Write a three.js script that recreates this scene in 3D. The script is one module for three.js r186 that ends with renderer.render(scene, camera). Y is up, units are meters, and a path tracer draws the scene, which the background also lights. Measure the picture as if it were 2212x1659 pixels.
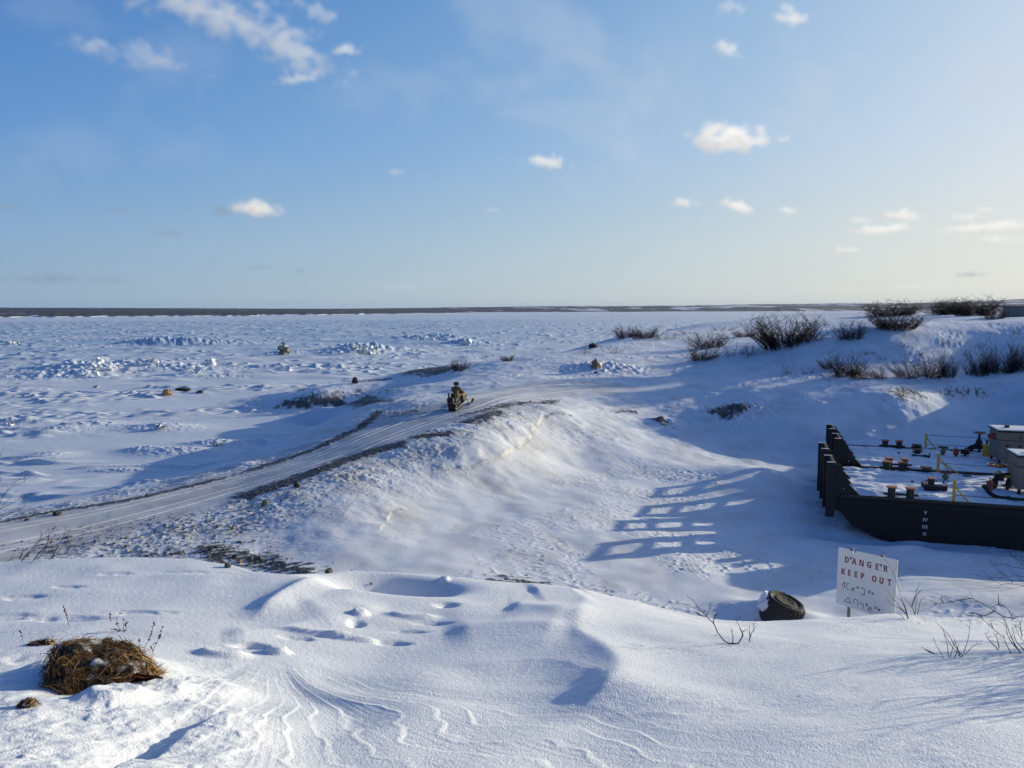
import * as THREE from 'three';
import { mergeGeometries, mergeVertices, toCreasedNormals } from 'three/addons/utils/BufferGeometryUtils.js';
import { RoundedBoxGeometry } from 'three/addons/geometries/RoundedBoxGeometry.js';
import { ConvexGeometry } from 'three/addons/geometries/ConvexGeometry.js';
import { MarchingCubes } from 'three/addons/objects/MarchingCubes.js';
import { createNoise2D, createNoise4D } from 'simplex-noise';

// ---------------------------------------------------------------- camera, sky, sun, exposure
const EYE = 9.5, PITCH = 5.94 * Math.PI / 180;
const scene = new THREE.Scene();
const camera = new THREE.PerspectiveCamera(56.8, 4 / 3, 0.1, 20000);
camera.position.set(0, EYE, 0);
camera.rotation.x = -PITCH;
scene.add(camera);

const SUN_AZ = 66 * Math.PI / 180, SUN_EL = 12.0 * Math.PI / 180;      // azimuth to the right of the view
const sunDir = new THREE.Vector3(Math.sin(SUN_AZ) * Math.cos(SUN_EL), Math.sin(SUN_EL), -Math.cos(SUN_AZ) * Math.cos(SUN_EL));
const sun = new THREE.DirectionalLight(new THREE.Color().setRGB(1.0, 0.91, 0.68), 5.0);
sun.position.copy(sunDir).multiplyScalar(120).add(new THREE.Vector3(8, 2, -35));
sun.target.position.set(8, 2, -35);
sun.castShadow = true;
sun.shadow.mapSize.set(4096, 4096);
Object.assign(sun.shadow.camera, { left: -70, right: 70, top: 70, bottom: -70, near: 1, far: 400 });
scene.add(sun, sun.target);

const renderer = new THREE.WebGLRenderer({ antialias: true });
renderer.toneMapping = THREE.LinearToneMapping;
renderer.toneMappingExposure = 1.07;
renderer.shadowMap.enabled = true;

// ---------------------------------------------------------------- small maths
function rng(seed) { let a = seed >>> 0; return () => { a = (a + 0x6D2B79F5) >>> 0; let t = a; t = Math.imul(t ^ (t >>> 15), t | 1); t ^= t + Math.imul(t ^ (t >>> 7), t | 61); return ((t ^ (t >>> 14)) >>> 0) / 4294967296; }; }
const n2 = createNoise2D(rng(11)), n2b = createNoise2D(rng(29)), n2c = createNoise2D(rng(53));
const clamp = (v, a, b) => v < a ? a : v > b ? b : v;
const lerp = (a, b, t) => a + (b - a) * t;
const sst = (a, b, v) => { const t = clamp((v - a) / (b - a), 0, 1); return t * t * (3 - 2 * t); };
const fbm = (x, y, o = 4, f = n2) => { let s = 0, a = 0.5, k = 0; for (let i = 0; i < o; i++) { s += a * f(x, y); k += a; x = x * 2.03 + 7.1; y = y * 2.03 - 3.7; a *= 0.5; } return s / k; };
const smax = (a, b, k) => { const h = Math.max(k - Math.abs(a - b), 0) / k; return Math.max(a, b) + h * h * k * 0.25; };
const bump = (x, z, cx, cz, rx, rz = rx) => { const a = (x - cx) / rx, b = (z - cz) / rz, q = a * a + b * b; return q > 9 ? 0 : Math.exp(-q); };
// a picture position (on a 2212 x 1659 picture) as a direction from the eye
const FV = 829.5 / Math.tan(28.4 * Math.PI / 180), CP = Math.cos(PITCH), SP = Math.sin(PITCH);
function dirOf(vx, vy) { const ax = (vx - 1106) / FV, ay = (829.5 - vy) / FV; return [ax, ay * CP - SP, -ay * SP - CP]; }
function atHeight(vx, vy, h) { const d = dirOf(vx, vy), t = (h - EYE) / d[1]; return [d[0] * t, h, d[2] * t]; }
function atDepth(vx, vy, depth) { const d = dirOf(vx, vy), t = depth / -d[2]; return [d[0] * t, EYE + d[1] * t, d[2] * t]; }
const azOf = (x, z) => Math.atan2(x, -z);

// ---------------------------------------------------------------- the sky: clear cold air, thin veil towards the sun, small cumulus
function lin(r, g, b) { const f = c => { c /= 255; return c <= 0.04045 ? c / 12.92 : Math.pow((c + 0.055) / 1.055, 2.4); }; return [f(r), f(g), f(b)]; }
const CLOUDS = [   // picture x, y, half width, half height, thickness, raggedness, warmth (below 0: in shade), lean
  [400, 8, 170, 60, 0.6, 1.1, 0.2, 0.18], [520, 52, 170, 74, 0.66, 1.05, 0.2, 0.3], [640, 118, 120, 64, 0.62, 1.1, 0.2, 0.45], [300, 125, 170, 40, 0.42, 1.2, 0.1, 0.2], [745, 110, 42, 16, 0.62, 1.1, 0.2, 0], [640, 172, 62, 14, 0.5, 1.1, 0.2, -0.1], [690, 30, 60, 24, 0.35, 1.3, 0.2, 0.3], [200, 100, 70, 20, 0.3, 1.3, 0.1, 0.1],
  [1572, 302, 98, 50, 1.3, 0.85, 0.45, 0], [1690, 302, 19, 8, 0.6, 1.2, 0.5, 0], [1178, 352, 58, 18, 0.85, 0.95, 0.4, 0.05], [1710, 42, 46, 28, 0.75, 1.2, 0.3, 0], [1568, 105, 34, 28, 0.65, 1.2, 0.3, 0.4], [1575, 20, 40, 22, 0.3, 1.4, 0.3, 0],
  [556, 452, 66, 24, 1.1, 0.85, 0.5, 0.05], [486, 457, 40, 13, 0.5, 1.0, -0.8, 0], [1475, 440, 38, 12, 0.85, 0.9, 0.6, 0.1], [1590, 447, 44, 18, 1.0, 0.9, 0.6, 0.25], [1702, 457, 26, 10, 0.8, 0.95, 0.7, 0.1],
  [12, 447, 38, 12, 0.5, 1, -0.6, 0], [255, 457, 46, 10, 0.4, 1, -0.6, 0], [365, 505, 50, 9, 0.5, 1, -0.8, 0], [855, 372, 26, 7, 0.35, 1.2, 0.2, 0], [1060, 455, 20, 6, 0.3, 1.2, 0.2, 0],
  [100, 602, 120, 17, 0.5, 1.1, -0.9, 0], [245, 607, 44, 9, 0.42, 1.1, -0.9, 0], [458, 566, 28, 6, 0.3, 1.1, -0.8, 0], [565, 577, 52, 7, 0.34, 1.1, -0.8, 0], [645, 585, 26, 6, 0.34, 1.1, -0.8, 0], [860, 620, 80, 5, 0.25, 1.1, 0.3, 0],
  [1950, 468, 56, 16, 0.95, 0.95, 0.8, 0.05], [1900, 498, 92, 14, 0.95, 0.95, 0.8, -0.08], [1860, 478, 36, 9, 0.65, 1.0, 0.8, 0], [2130, 493, 140, 16, 1.0, 0.95, 0.85, -0.08], [2080, 470, 54, 10, 0.65, 1.0, 0.8, 0], [2150, 518, 64, 10, 0.75, 1.0, 0.85, 0], [1827, 540, 36, 8, 0.85, 0.95, 0.85, 0], [2095, 593, 44, 6, 0.5, 1.0, -0.6, 0], [1980, 620, 80, 6, 0.5, 1.1, 0.8, 0], [1830, 628, 70, 5, 0.5, 1.1, 0.8, 0], [2130, 455, 40, 7, 0.5, 1.0, 0.8, 0],
];
{
  const W = 2048, H = 1024, data = new Float32Array(W * H * 4);
  const sunX = sunDir.x, sunY = sunDir.y, sunZ = sunDir.z;
  const far = [lin(150, 172, 188), lin(132, 165, 198), lin(98, 144, 198), lin(56, 106, 174), lin(26, 62, 124)];     // away from the sun: elevations 0, 5, 12, 29, 65
  const nigh = [lin(226, 224, 210), lin(214, 220, 216), lin(192, 209, 226), lin(150, 181, 215), lin(34, 74, 138)];    // 35 degrees of bearing from it
  const steps = [0, 5, 12, 29, 65], glow = lin(222, 226, 230);
  for (let j = 0; j < H; j++) for (let i = 0; i < W; i++) {
    const phi = ((i + 0.5) / W - 0.5) * 2 * Math.PI, th = ((j + 0.5) / H - 0.5) * Math.PI;
    const dx = Math.cos(phi) * Math.cos(th), dy = Math.sin(th), dz = Math.sin(phi) * Math.cos(th);
    const el = Math.max(th, 0) * 57.3, cs = dx * sunX + dy * sunY + dz * sunZ, ang = Math.acos(clamp(cs, -1, 1)) * 57.3;
    const c = [0, 0, 0];
    const daz = Math.abs(Math.atan2(dx, -dz) - SUN_AZ), dazw = Math.min(daz, 2 * Math.PI - daz);
    const side = clamp((105 - dazw * 57.3) / 70, -0.45, 1.12);
    let b = 0; while (b < 3 && el > steps[b + 1]) b++;
    const e = clamp((el - steps[b]) / (steps[b + 1] - steps[b]), 0, 1);
    for (let k = 0; k < 3; k++) {
      let v = Math.exp(lerp(lerp(Math.log(far[b][k]), Math.log(far[b + 1][k]), e), lerp(Math.log(nigh[b][k]), Math.log(nigh[b + 1][k]), e), side));
      v = lerp(v, glow[k] * (1 + 1.6 * Math.exp(-ang * ang / 160)), 0.65 * Math.exp(-Math.pow(ang / 27, 2)));
      c[k] = v;
    }
    // veil and clouds
    const fx = dx, fz = -dz;
    if (el > 0 && fz > 0.15) {
      const zc = fz * CP - dy * SP, yc = dy * CP + fz * SP;
      if (zc > 0.2) {
        const vx = 1106 + fx / zc * FV, vy = 829.5 - yc / zc * FV;
        if (vx > -900 && vx < 3200 && vy > -900) {
          let veil = sst(0.0, 0.75, fbm(vx / 520 + vy / 900, vy / 330 - vx / 800, 4, n2b) + 0.1) * 0.30 * (0.35 + 0.65 * sst(500, 1500, vx)) * sst(470, 300, vy);
          veil += 0.28 * Math.exp(-Math.pow((vx - 1390 + (vy - 210) * 0.35) / 110, 2) - Math.pow((vy - 190) / 110, 2)) * (0.7 + 0.5 * fbm(vx / 60, vy / 90, 3));
          for (let k = 0; k < 3; k++) c[k] = lerp(c[k], [0.58, 0.63, 0.70][k], clamp(veil, 0, 1));
          for (const [px, py, rx, ry, thick, wisp, wm, tilt] of CLOUDS) {
            const ex = vx - px; if (Math.abs(ex) > rx * 2.2) continue;
            const ey = vy - py - ex * (tilt || 0); if (Math.abs(ey) > ry * 2.6) continue;
            const s = Math.max(12, Math.min(rx * 0.8, ry * 1.5, 60));
            const w1 = fbm(vx / s / 1.1 + px, vy / s * 1.3, 5, n2c), w2 = fbm(vx / s / 2.4, vy / s / 1.6 + py, 4, n2);
            const qy = ey > 0 ? ey / (ry * 0.85) : ey / ry;
            const q = Math.sqrt((ex / rx) ** 2 + qy * qy);
            let a = 1 - q + wisp * (0.62 * w1 + 0.34 * w2) - 0.05;
            a = sst(0, ry > 30 && wm < 0.3 ? 1.25 : 0.85, a) * thick; if (a <= 0) continue;
            const shade = clamp(0.5 + ey / ry * 0.45 - (ex / rx) * 0.2 + 0.35 * w1, 0, 1);   // lit crown, greyer foot
            const br = wm < 0 ? [0.24, 0.31, 0.39] : [lerp(0.86, 0.44, shade), lerp(0.85, 0.46, shade), lerp(0.82, 0.50, shade)];
            const t = clamp(a, 0, 0.97);
            for (let k = 0; k < 3; k++) c[k] = lerp(c[k], br[k] * (wm > 0 ? 1 + [0.06, 0, -0.1][k] * wm + 0.3 * Math.max(0, side) : 1), t);
          }
        }
      }
    }
    if (th < 0) { const f = sst(0, -0.25, th); for (let k = 0; k < 3; k++) c[k] = lerp(c[k], [0.35, 0.38, 0.45][k], f); }
    const o = (j * W + i) * 4; data[o] = c[0]; data[o + 1] = c[1]; data[o + 2] = c[2]; data[o + 3] = 1;
  }
  const sky = new THREE.DataTexture(data, W, H, THREE.RGBAFormat, THREE.FloatType);
  sky.mapping = THREE.EquirectangularReflectionMapping;
  sky.magFilter = THREE.LinearFilter; sky.minFilter = THREE.LinearFilter; sky.wrapS = THREE.RepeatWrapping; sky.needsUpdate = true;
  scene.background = sky; scene.environment = sky;
  scene.backgroundIntensity = 1; scene.environmentIntensity = 1;
}

// ---------------------------------------------------------------- the lie of the land
// thin plate surface through points (bearing, log of distance, height)
function plate(points, smooth = 0) {
  const N = points.length, M = N + 3, A = [], bvec = new Float64Array(M);
  const U = q => q < 1e-12 ? 0 : 0.5 * q * Math.log(q);
  for (let i = 0; i < M; i++) A.push(new Float64Array(M));
  for (let i = 0; i < N; i++) {
    for (let j = 0; j < N; j++) { const a = points[i][0] - points[j][0], b = points[i][1] - points[j][1]; A[i][j] = U(a * a + b * b); }
    A[i][i] += smooth;
    A[i][N] = A[N][i] = 1; A[i][N + 1] = A[N + 1][i] = points[i][0]; A[i][N + 2] = A[N + 2][i] = points[i][1]; bvec[i] = points[i][2];
  }
  for (let c = 0; c < M; c++) {
    let p = c; for (let r = c + 1; r < M; r++) if (Math.abs(A[r][c]) > Math.abs(A[p][c])) p = r;
    [A[c], A[p]] = [A[p], A[c]]; const tb = bvec[c]; bvec[c] = bvec[p]; bvec[p] = tb;
    for (let r = c + 1; r < M; r++) { const f = A[r][c] / A[c][c]; if (f) { for (let k = c; k < M; k++) A[r][k] -= f * A[c][k]; bvec[r] -= f * bvec[c]; } }
  }
  for (let r = M - 1; r >= 0; r--) { for (let k = r + 1; k < M; k++) bvec[r] -= A[r][k] * bvec[k]; bvec[r] /= A[r][r]; }
  const X = Float64Array.from(points, p => p[0]), Y = Float64Array.from(points, p => p[1]);
  return (u, w) => { let s = bvec[N] + bvec[N + 1] * u + bvec[N + 2] * w; for (let i = 0; i < N; i++) { const a = u - X[i], b = w - Y[i]; const q = a * a + b * b; if (q > 1e-12) s += bvec[i] * 0.5 * q * Math.log(q); } return s; };
}
const polar = (x, z, h) => [azOf(x, z), Math.log(Math.hypot(x, z)), h];
const KV = 1.15;   // bearings weigh a little more than log distance
// near bank: picture position and depth
const nearPts = [], nearP = (vx, vy, depth) => { const p = atDepth(vx, vy, depth); const q = polar(p[0], p[2], p[1]); nearPts.push(q); return q; };
for (const [vx, vy, d] of [
  [0, 1659, 3.15], [250, 1659, 3.3], [380, 1659, 3.75], [800, 1659, 3.85], [1200, 1659, 3.8], [1700, 1659, 3.6], [2212, 1659, 3.4],
  [0, 1510, 4.75], [300, 1520, 4.65], [470, 1530, 4.9], [560, 1530, 5.45], [900, 1500, 5.8], [1200, 1500, 5.9], [1420, 1500, 5.6], [1700, 1500, 5.4], [2212, 1500, 5.1],
  [0, 1400, 6.7], [230, 1420, 6.2], [500, 1400, 7.0], [800, 1400, 7.5], [1100, 1400, 7.6], [1260, 1385, 7.9], [1500, 1400, 7.4], [1800, 1400, 7.2], [2212, 1400, 7.2],
  [0, 1300, 8.7], [300, 1300, 8.7], [550, 1300, 8.9], [800, 1300, 9.3], [1000, 1300, 9.5], [1250, 1310, 9.8], [1400, 1335, 9.2]]) nearP(vx, vy, d);
const crest = [[-500, 1215, 11], [0, 1213, 11], [250, 1207, 11], [400, 1208, 11], [480, 1220, 10.7], [560, 1238, 10.2], [620, 1243, 10.1], [690, 1240, 10.5], [760, 1234, 10.9], [900, 1243, 10.9], [1000, 1252, 10.9], [1150, 1270, 10.7], [1250, 1287, 10.6], [1350, 1303, 10.5], [1480, 1330, 10.3], [1560, 1346, 10.2], [1700, 1344, 10.6], [1830, 1337, 11.2], [1930, 1326, 11.8], [2010, 1333, 11.8], [2212, 1340, 12], [2700, 1340, 12]]
  .map(c => nearP(...c));
for (const [a, r, h] of [[-0.9, 3, 7.6], [-0.9, 8, 6.4], [0.85, 3, 7.5], [0.9, 6, 6.9], [1.0, 11, 5.9], [-0.4, 1.6, 8.0], [0.4, 1.6, 8.0], [0, 1.0, 8.2]]) nearPts.push([a, Math.log(r), h]);
const nearPlate = plate(nearPts, 0.002);
function crestR(az) {
  if (az <= crest[0][0]) return Math.exp(crest[0][1]);
  for (let i = 1; i < crest.length; i++) if (az <= crest[i][0]) { const t = (az - crest[i - 1][0]) / (crest[i][0] - crest[i - 1][0]); return Math.exp(lerp(crest[i - 1][1], crest[i][1], t * t * (3 - 2 * t) * 0.5 + t * 0.5)); }
  return Math.exp(crest[crest.length - 1][1]);
}
// far land: picture position and height above the ice
const farPts = [], farP = (vx, vy, h) => { const p = atHeight(vx, vy, h); farPts.push(polar(p[0], p[2], h)); };
for (const [vx, vy, h] of [
  // the road, its middle, near side and far side
  [0, 1165, 1.2], [250, 1112, 1.3], [500, 1050, 1.55], [700, 992, 2.15], [850, 932, 2.75], [950, 895, 3.2], [1005, 878, 3.5], [1100, 852, 3.6], [1250, 832, 3.65], [1400, 838, 3.35],
  [0, 1205, 1.0], [200, 1152, 1.15], [400, 1108, 1.35], [560, 1062, 1.7], [700, 1012, 2.15], [850, 962, 2.7], [950, 938, 2.95], [1060, 898, 3.35], [1200, 868, 3.55],
  [0, 1128, 1.15], [250, 1086, 1.25], [400, 1050, 1.4], [500, 1028, 1.55], [600, 996, 1.75], [700, 964, 2.15], [770, 930, 2.55], [815, 895, 2.95], [800, 874, 3.0],
  // ice side
  [0, 1090, -0.5], [250, 1046, -0.5], [400, 1012, -0.5], [500, 985, -0.45], [600, 952, -0.4], [680, 925, -0.35], [750, 900, 0.0], [700, 885, 0.35], [600, 893, -0.1], [530, 905, -0.6], [400, 905, -0.9], [200, 990, -0.9], [0, 1040, -0.9], [200, 900, -1.2], [450, 850, -0.9], [0, 850, -1.5], [300, 760, -1.8], [0, 700, -2], [600, 700, -2], [1000, 690, -2],
  // spit behind
  [600, 872, 0.8], [690, 868, 1.7], [540, 862, 0.3], [640, 843, 0.9], [700, 848, 1.6], [765, 826, 1.9], [850, 817, 2.3], [890, 801, 2.9], [930, 797, 3.15], [970, 806, 3.2], [800, 850, 2.4], [950, 848, 3.2], [990, 799, 3.5], [1095, 780, 4.2], [1200, 765, 4.65], [1290, 741, 5.2], [1340, 726, 5.6], [1480, 704, 6.3], [1600, 691, 6.9], [1720, 682, 7.3],
  [1130, 820, 3.85], [1288, 793, 4.25], [1250, 815, 3.8], [1400, 780, 4.55], [1500, 760, 5.0], [1490, 805, 3.95], [1420, 745, 5.2], [1600, 735, 5.7], [1700, 715, 6.4],
  // dune on the right
  [1640, 770, 5.35], [1750, 740, 6.6], [1830, 721, 7.35], [1900, 706, 8.0], [2000, 699, 8.25], [2212, 691, 8.6],
  [1700, 815, 4.2], [1900, 822, 4.3], [2100, 815, 4.4], [2212, 806, 4.6], [1850, 770, 5.65], [2000, 758, 6.1], [2150, 752, 6.3],
  [1600, 830, 3.8], [1700, 870, 3.1], [1950, 862, 3.5], [2212, 862, 3.5], [1900, 910, 2.3], [2212, 930, 1.9], [1700, 925, 1.9], [1580, 915, 1.85], [1450, 930, 1.5], [1500, 875, 2.6], [1330, 885, 2.5], [1200, 886, 2.95],
  // basin
  [1250, 958, 1.65], [1200, 1000, 1.25], [1350, 985, 1.15], [1500, 985, 0.8], [1700, 980, 0.65], [1300, 1060, 0.75], [1120, 1080, 1.0], [1000, 1140, 0.92], [880, 1180, 0.95], [1500, 1060, 0.2], [1700, 1060, 0.3], [1500, 1140, 0.3], [1300, 1150, 0.72], [1800, 1190, 0.05], [2212, 1190, 0.05], [2000, 1010, 0.3], [2212, 1010, 0.3], [1300, 1230, 0.5], [1000, 1225, 0.85], [800, 1215, 0.95], [650, 1200, 0.95], [1500, 1290, 0.4], [1700, 1300, 0.35], [2000, 1290, 0.5], [2212, 1290, 0.8], [1850, 1240, 0.25],
  // face of the berm
  [600, 1130, 1.3], [700, 1098, 1.55], [790, 1070, 1.7], [890, 1005, 2.15], [1000, 984, 2.4], [1075, 956, 2.65], [1130, 917, 2.88], [1165, 899, 2.95], [1180, 946, 2.15], [1112, 1004, 1.72], [1030, 1036, 1.52], [950, 1056, 1.46], [862, 1120, 1.18], [846, 1160, 1.08], [740, 1120, 1.42], [400, 1160, 1.1], [400, 1205, 0.95], [200, 1200, 1.0], [560, 1180, 1.0]]) farP(vx, vy, h);
for (const [vx, r, h] of [[-300, 24, 0.9], [0, 18, 0.8], [500, 16, 0.7], [1000, 15, 0.5], [1500, 15, 0.5], [2000, 16, 0.9], [2400, 17, 1.4], [-300, 9, 0.5], [1000, 7, 0.5], [2400, 8, 1],
  // behind the ridge lines
  [920, 92, 1.2], [1200, 98, 2.2], [1340, 150, 2.5], [1480, 200, 3.0], [1650, 260, 4.0], [800, 92, 0.0], [1000, 110, -1], [1200, 180, -2], [1350, 300, -2.5], [1600, 420, -2], [600, 95, -1.5],
  [1900, 94, 7.2], [2050, 94, 7.7], [2200, 96, 8.2], [1950, 125, 8.3], [2100, 128, 8.75], [2250, 120, 9.0], [1830, 150, 7.8], [2000, 220, 8.6], [2300, 260, 10], [1800, 340, 6.5], [2000, 600, 7.5], [1700, 700, -1],
  // outside the picture on the right
  [2450, 62, 8.3], [2650, 62, 7.7], [2900, 62, 7.2], [3400, 60, 9.0], [2450, 49, 3.0], [2700, 49, 4.2], [3000, 50, 5.0], [2450, 40, 1.0], [2700, 34, 0.8], [3300, 40, 2.4], [3300, 28, 1.6], [5200, 60, 7.5], [5200, 30, 4], [2500, 85, 9.0], [3000, 90, 9.2], [2900, 130, 9.2], [-600, 30, 1.4], [-600, 50, -0.8], [-900, 20, 2]]) farPts.push([Math.atan((vx - 1106) / FV), Math.log(r), h]);
const farPlate = plate(farPts, 0.0006);

// lines drawn on the picture, laid on the ground
function Line(pts) {
  const P = pts.map(p => [p[0], p[p.length - 1]]); let x0 = 1e9, x1 = -1e9, z0 = 1e9, z1 = -1e9;
  for (const [x, z] of P) { x0 = Math.min(x0, x); x1 = Math.max(x1, x); z0 = Math.min(z0, z); z1 = Math.max(z1, z); }
  return { P, x0, x1, z0, z1 };
}
const near = { d: 0, t: 0, side: 0 };
function toLine(L, x, z, reach) {
  if (x < L.x0 - reach || x > L.x1 + reach || z < L.z0 - reach || z > L.z1 + reach) return null;
  let best = 1e9, bt = 0, bs = 1; const P = L.P, n = P.length - 1;
  for (let i = 0; i < n; i++) {
    const ax = P[i][0], az = P[i][1], dx = P[i + 1][0] - ax, dz = P[i + 1][1] - az; const t = clamp(((x - ax) * dx + (z - az) * dz) / (dx * dx + dz * dz), 0, 1);
    const ex = x - ax - dx * t, ez = z - az - dz * t, q = ex * ex + ez * ez; if (q < best) { best = q; bt = (i + t) / n; bs = dx * ez - dz * ex > 0 ? 1 : -1; }
  }
  near.d = Math.sqrt(best); near.t = bt; near.side = bs; return near.d > reach ? null : near;
}
function smoothLine(pts, n = 6) { const c = new THREE.CatmullRomCurve3(pts.map(p => new THREE.Vector3(p[0], 0, p[p.length - 1]))); return Line(c.getPoints(pts.length * n).map(v => [v.x, v.z])); }
function nearH(az, w) { return nearPlate(az, w); }
function farH(az, w) { return farPlate(az, w); }
function baseH(x, z) {
  const az = azOf(x, z), r = Math.max(0.6, Math.hypot(x, z)), w = Math.log(r); let h = -9;
  if (r > 12) h = Math.max(farH(az, w), 0); else h = 0.6;
  const rc = crestR(az); if (r < rc + 10) { const e = r - rc; const f = nearH(az, Math.log(Math.min(r, rc))) - (e > 0 ? 0.72 * e - 0.2 * (1 - Math.exp(-e / 0.35)) : 0); h = smax(h, f, 0.3); }
  return h;
}
function hit(vx, vy, H = baseH) {   // where the line of sight meets the ground
  const d = dirOf(vx, vy); let t = 1.5, dt, p = t;
  for (let i = 0; i < 4000; i++) { const y = EYE + d[1] * t; if (y < H(d[0] * t, d[2] * t)) break; p = t; t += Math.max(0.04, t * 0.006); if (t > 3000) break; }
  for (let i = 0; i < 18; i++) { const m = (p + t) / 2; if (EYE + d[1] * m < H(d[0] * m, d[2] * m)) t = m; else p = m; }
  return [d[0] * t, EYE + d[1] * t, d[2] * t];
}
const onPic = list => smoothLine(list.map(p => hit(p[0], p[1])));
const ROAD = onPic([[-200, 1200], [0, 1162], [250, 1110], [500, 1048], [700, 990], [850, 930], [950, 895], [1005, 879], [1100, 851], [1230, 834], [1350, 838], [1420, 842]]);
const TRACK = onPic([[1380, 775], [1300, 815], [1150, 845], [1005, 879]]);
// dark gravel blown clear of snow: line, half width (m), density
const GRAVEL = [
  [[[500, 1080], [560, 1062], [620, 1042], [700, 1012], [770, 986], [850, 963], [886, 958]], 0.55, 1.0], [[[880, 947], [930, 943], [985, 935]], 0.5, 0.85], [[[1000, 916], [1040, 905], [1085, 888]], 0.6, 0.75], [[[990, 900], [1050, 886], [1100, 874], [1160, 870], [1215, 864]], 0.55, 0.6],
  [[[-60, 1138], [0, 1128], [130, 1104], [250, 1086], [400, 1052], [500, 1029]], 0.32, 0.8], [[[500, 1029], [600, 998], [700, 962], [765, 930], [812, 897], [818, 884]], 0.42, 0.8], [[[600, 871], [660, 872], [720, 866], [790, 868], [850, 872]], 1.0, 0.8], [[[640, 862], [700, 852], [770, 850], [850, 852]], 1.3, 0.38], [[[820, 905], [860, 895], [910, 885]], 1.0, 0.45],
  [[[760, 826], [800, 822], [850, 817]], 0.6, 0.8], [[[874, 805], [905, 800], [935, 799], [968, 804]], 2.0, 1.0], [[[613, 842], [632, 838], [655, 842]], 0.65, 0.85],
  [[[410, 1188], [450, 1190], [500, 1206], [560, 1212], [600, 1226], [650, 1238], [720, 1240], [800, 1243]], 0.7, 0.62], [[[1040, 1252], [1100, 1256], [1150, 1262], [1200, 1266]], 0.5, 0.55],
  [[[1545, 908], [1580, 895], [1612, 900]], 1.4, 0.75], [[[1415, 916], [1435, 914]], 0.7, 0.9], [[[1930, 860], [1958, 847], [1990, 850]], 1.1, 0.5], [[[2030, 850], [2090, 845], [2150, 846]], 1.0, 0.42], [[[60, 1180], [200, 1165], [330, 1150], [430, 1140], [540, 1118], [620, 1090]], 2.0, 0.25], [[[300, 1205], [420, 1192], [520, 1175]], 1.6, 0.25], [[[1320, 890], [1350, 888], [1380, 890]], 0.35, 0.5], [[[1165, 902], [1190, 898], [1240, 897]], 0.4, 0.35]
].map(([p, w, d]) => ({ L: onPic(p), w, d }));
// cornices: where the snow breaks off in a step (line, drop, width, side that lies lower)
const STEPS = [
  [[[1235, 893], [1190, 898], [1160, 918], [1145, 945], [1118, 968], [1090, 985], [1040, 1003], [985, 1012], [930, 1016]], 0.12, 0.07, 1.6], [[[878, 1098], [850, 1108], [835, 1130], [822, 1150]], 0.08, 0.05, 0.8],
  [[[150, 1745], [290, 1660], [380, 1610], [450, 1562], [492, 1535]], 0.20, 0.10, 0.7]
].map(([p, drop, w, fade]) => ({ L: onPic(p), drop, w, fade }));
// drift crests on the near bank: line, height, reach on the sunny side, reach on the lee side (m)
const RIDGES = [
  [[[1278, 1272], [1262, 1320], [1248, 1358], [1243, 1380], [1282, 1412], [1330, 1455], [1326, 1495], [1292, 1530], [1225, 1575]], 0.17, 0.9, 1.35],
  [[[950, 1373], [1050, 1371], [1150, 1374], [1243, 1380]], 0.075, 0.8, 0.5], [[[1140, 1283], [1195, 1287], [1262, 1292]], 0.06, 0.6, 0.4], [[[1090, 1318], [1170, 1324], [1235, 1350]], 0.035, 0.6, 0.4],
  [[[545, 1345], [610, 1298], [675, 1265], [740, 1246]], 0.15, 0.35, 0.9], [[[725, 1275], [800, 1287], [880, 1279], [940, 1270]], 0.055, 0.4, 0.4],
  [[[470, 1374], [560, 1372], [660, 1352], [780, 1336]], 0.05, 0.35, 0.5], [[[640, 1320], [740, 1314], [830, 1330]], 0.04, 0.4, 0.4], [[[1090, 1322], [1160, 1332], [1225, 1356]], 0.04, 0.5, 0.4]
].map(([p, h, a, b]) => ({ L: onPic(p), h, a, b }));
// hollows: picture position, radii (m), depth, turn
const HOLLOWS = [[835, 1262, 0.95, 0.55, 0.42],
  [965, 1312, 0.2, 0.12, 0.13], [850, 1392, 0.24, 0.10, 0.09], [935, 1350, 0.26, 0.09, 0.07], [770, 1352, 0.12, 0.14, 0.12], [640, 1384, 0.2, 0.09, 0.06], [540, 1398, 0.22, 0.10, 0.12], [880, 1368, 0.3, 0.07, 0.05],
  [50, 1290, 0.3, 0.14, 0.05], [150, 1268, 0.22, 0.10, 0.05], [250, 1240, 0.3, 0.12, 0.03], [20, 1335, 0.5, 0.2, 0.06], [150, 1337, 0.5, 0.16, 0.08], [300, 1325, 0.5, 0.14, 0.05], [420, 1238, 0.6, 0.12, 0.03], [70, 1425, 0.5, 0.4, 0.09], [150, 1495, 0.3, 0.22, 0.06], [150, 1550, 0.25, 0.18, 0.03]
].map(([vx, vy, rx, rz, depth]) => { const p = hit(vx, vy); return [p[0], p[2], rx * (depth > 0.2 ? 1 : 0.8), rz * (depth > 0.2 ? 1 : 0.8), depth > 0.2 ? depth : depth * 0.6]; });
const LUMPS = [[778, 1335, 0.1, 0.09, 0.06], [690, 1375, 0.4, 0.09, 0.05], [760, 1385, 0.3, 0.06, 0.04], [600, 1412, 0.12, 0.08, 0.07], [480, 1412, 0.25, 0.12, 0.06], [960, 1252, 0.08, 0.07, 0.06], [890, 1335, 0.3, 0.1, 0.05], [250, 1505, 0.22, 0.2, 0.07], [330, 1495, 0.3, 0.25, 0.05], [420, 1490, 0.45, 0.35, 0.05], [210, 1445, 0.6, 0.45, 0.10]]
  .map(([vx, vy, rx, rz, h]) => { const p = hit(vx, vy); return [p[0], p[2], rx, rz, h]; });
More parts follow.
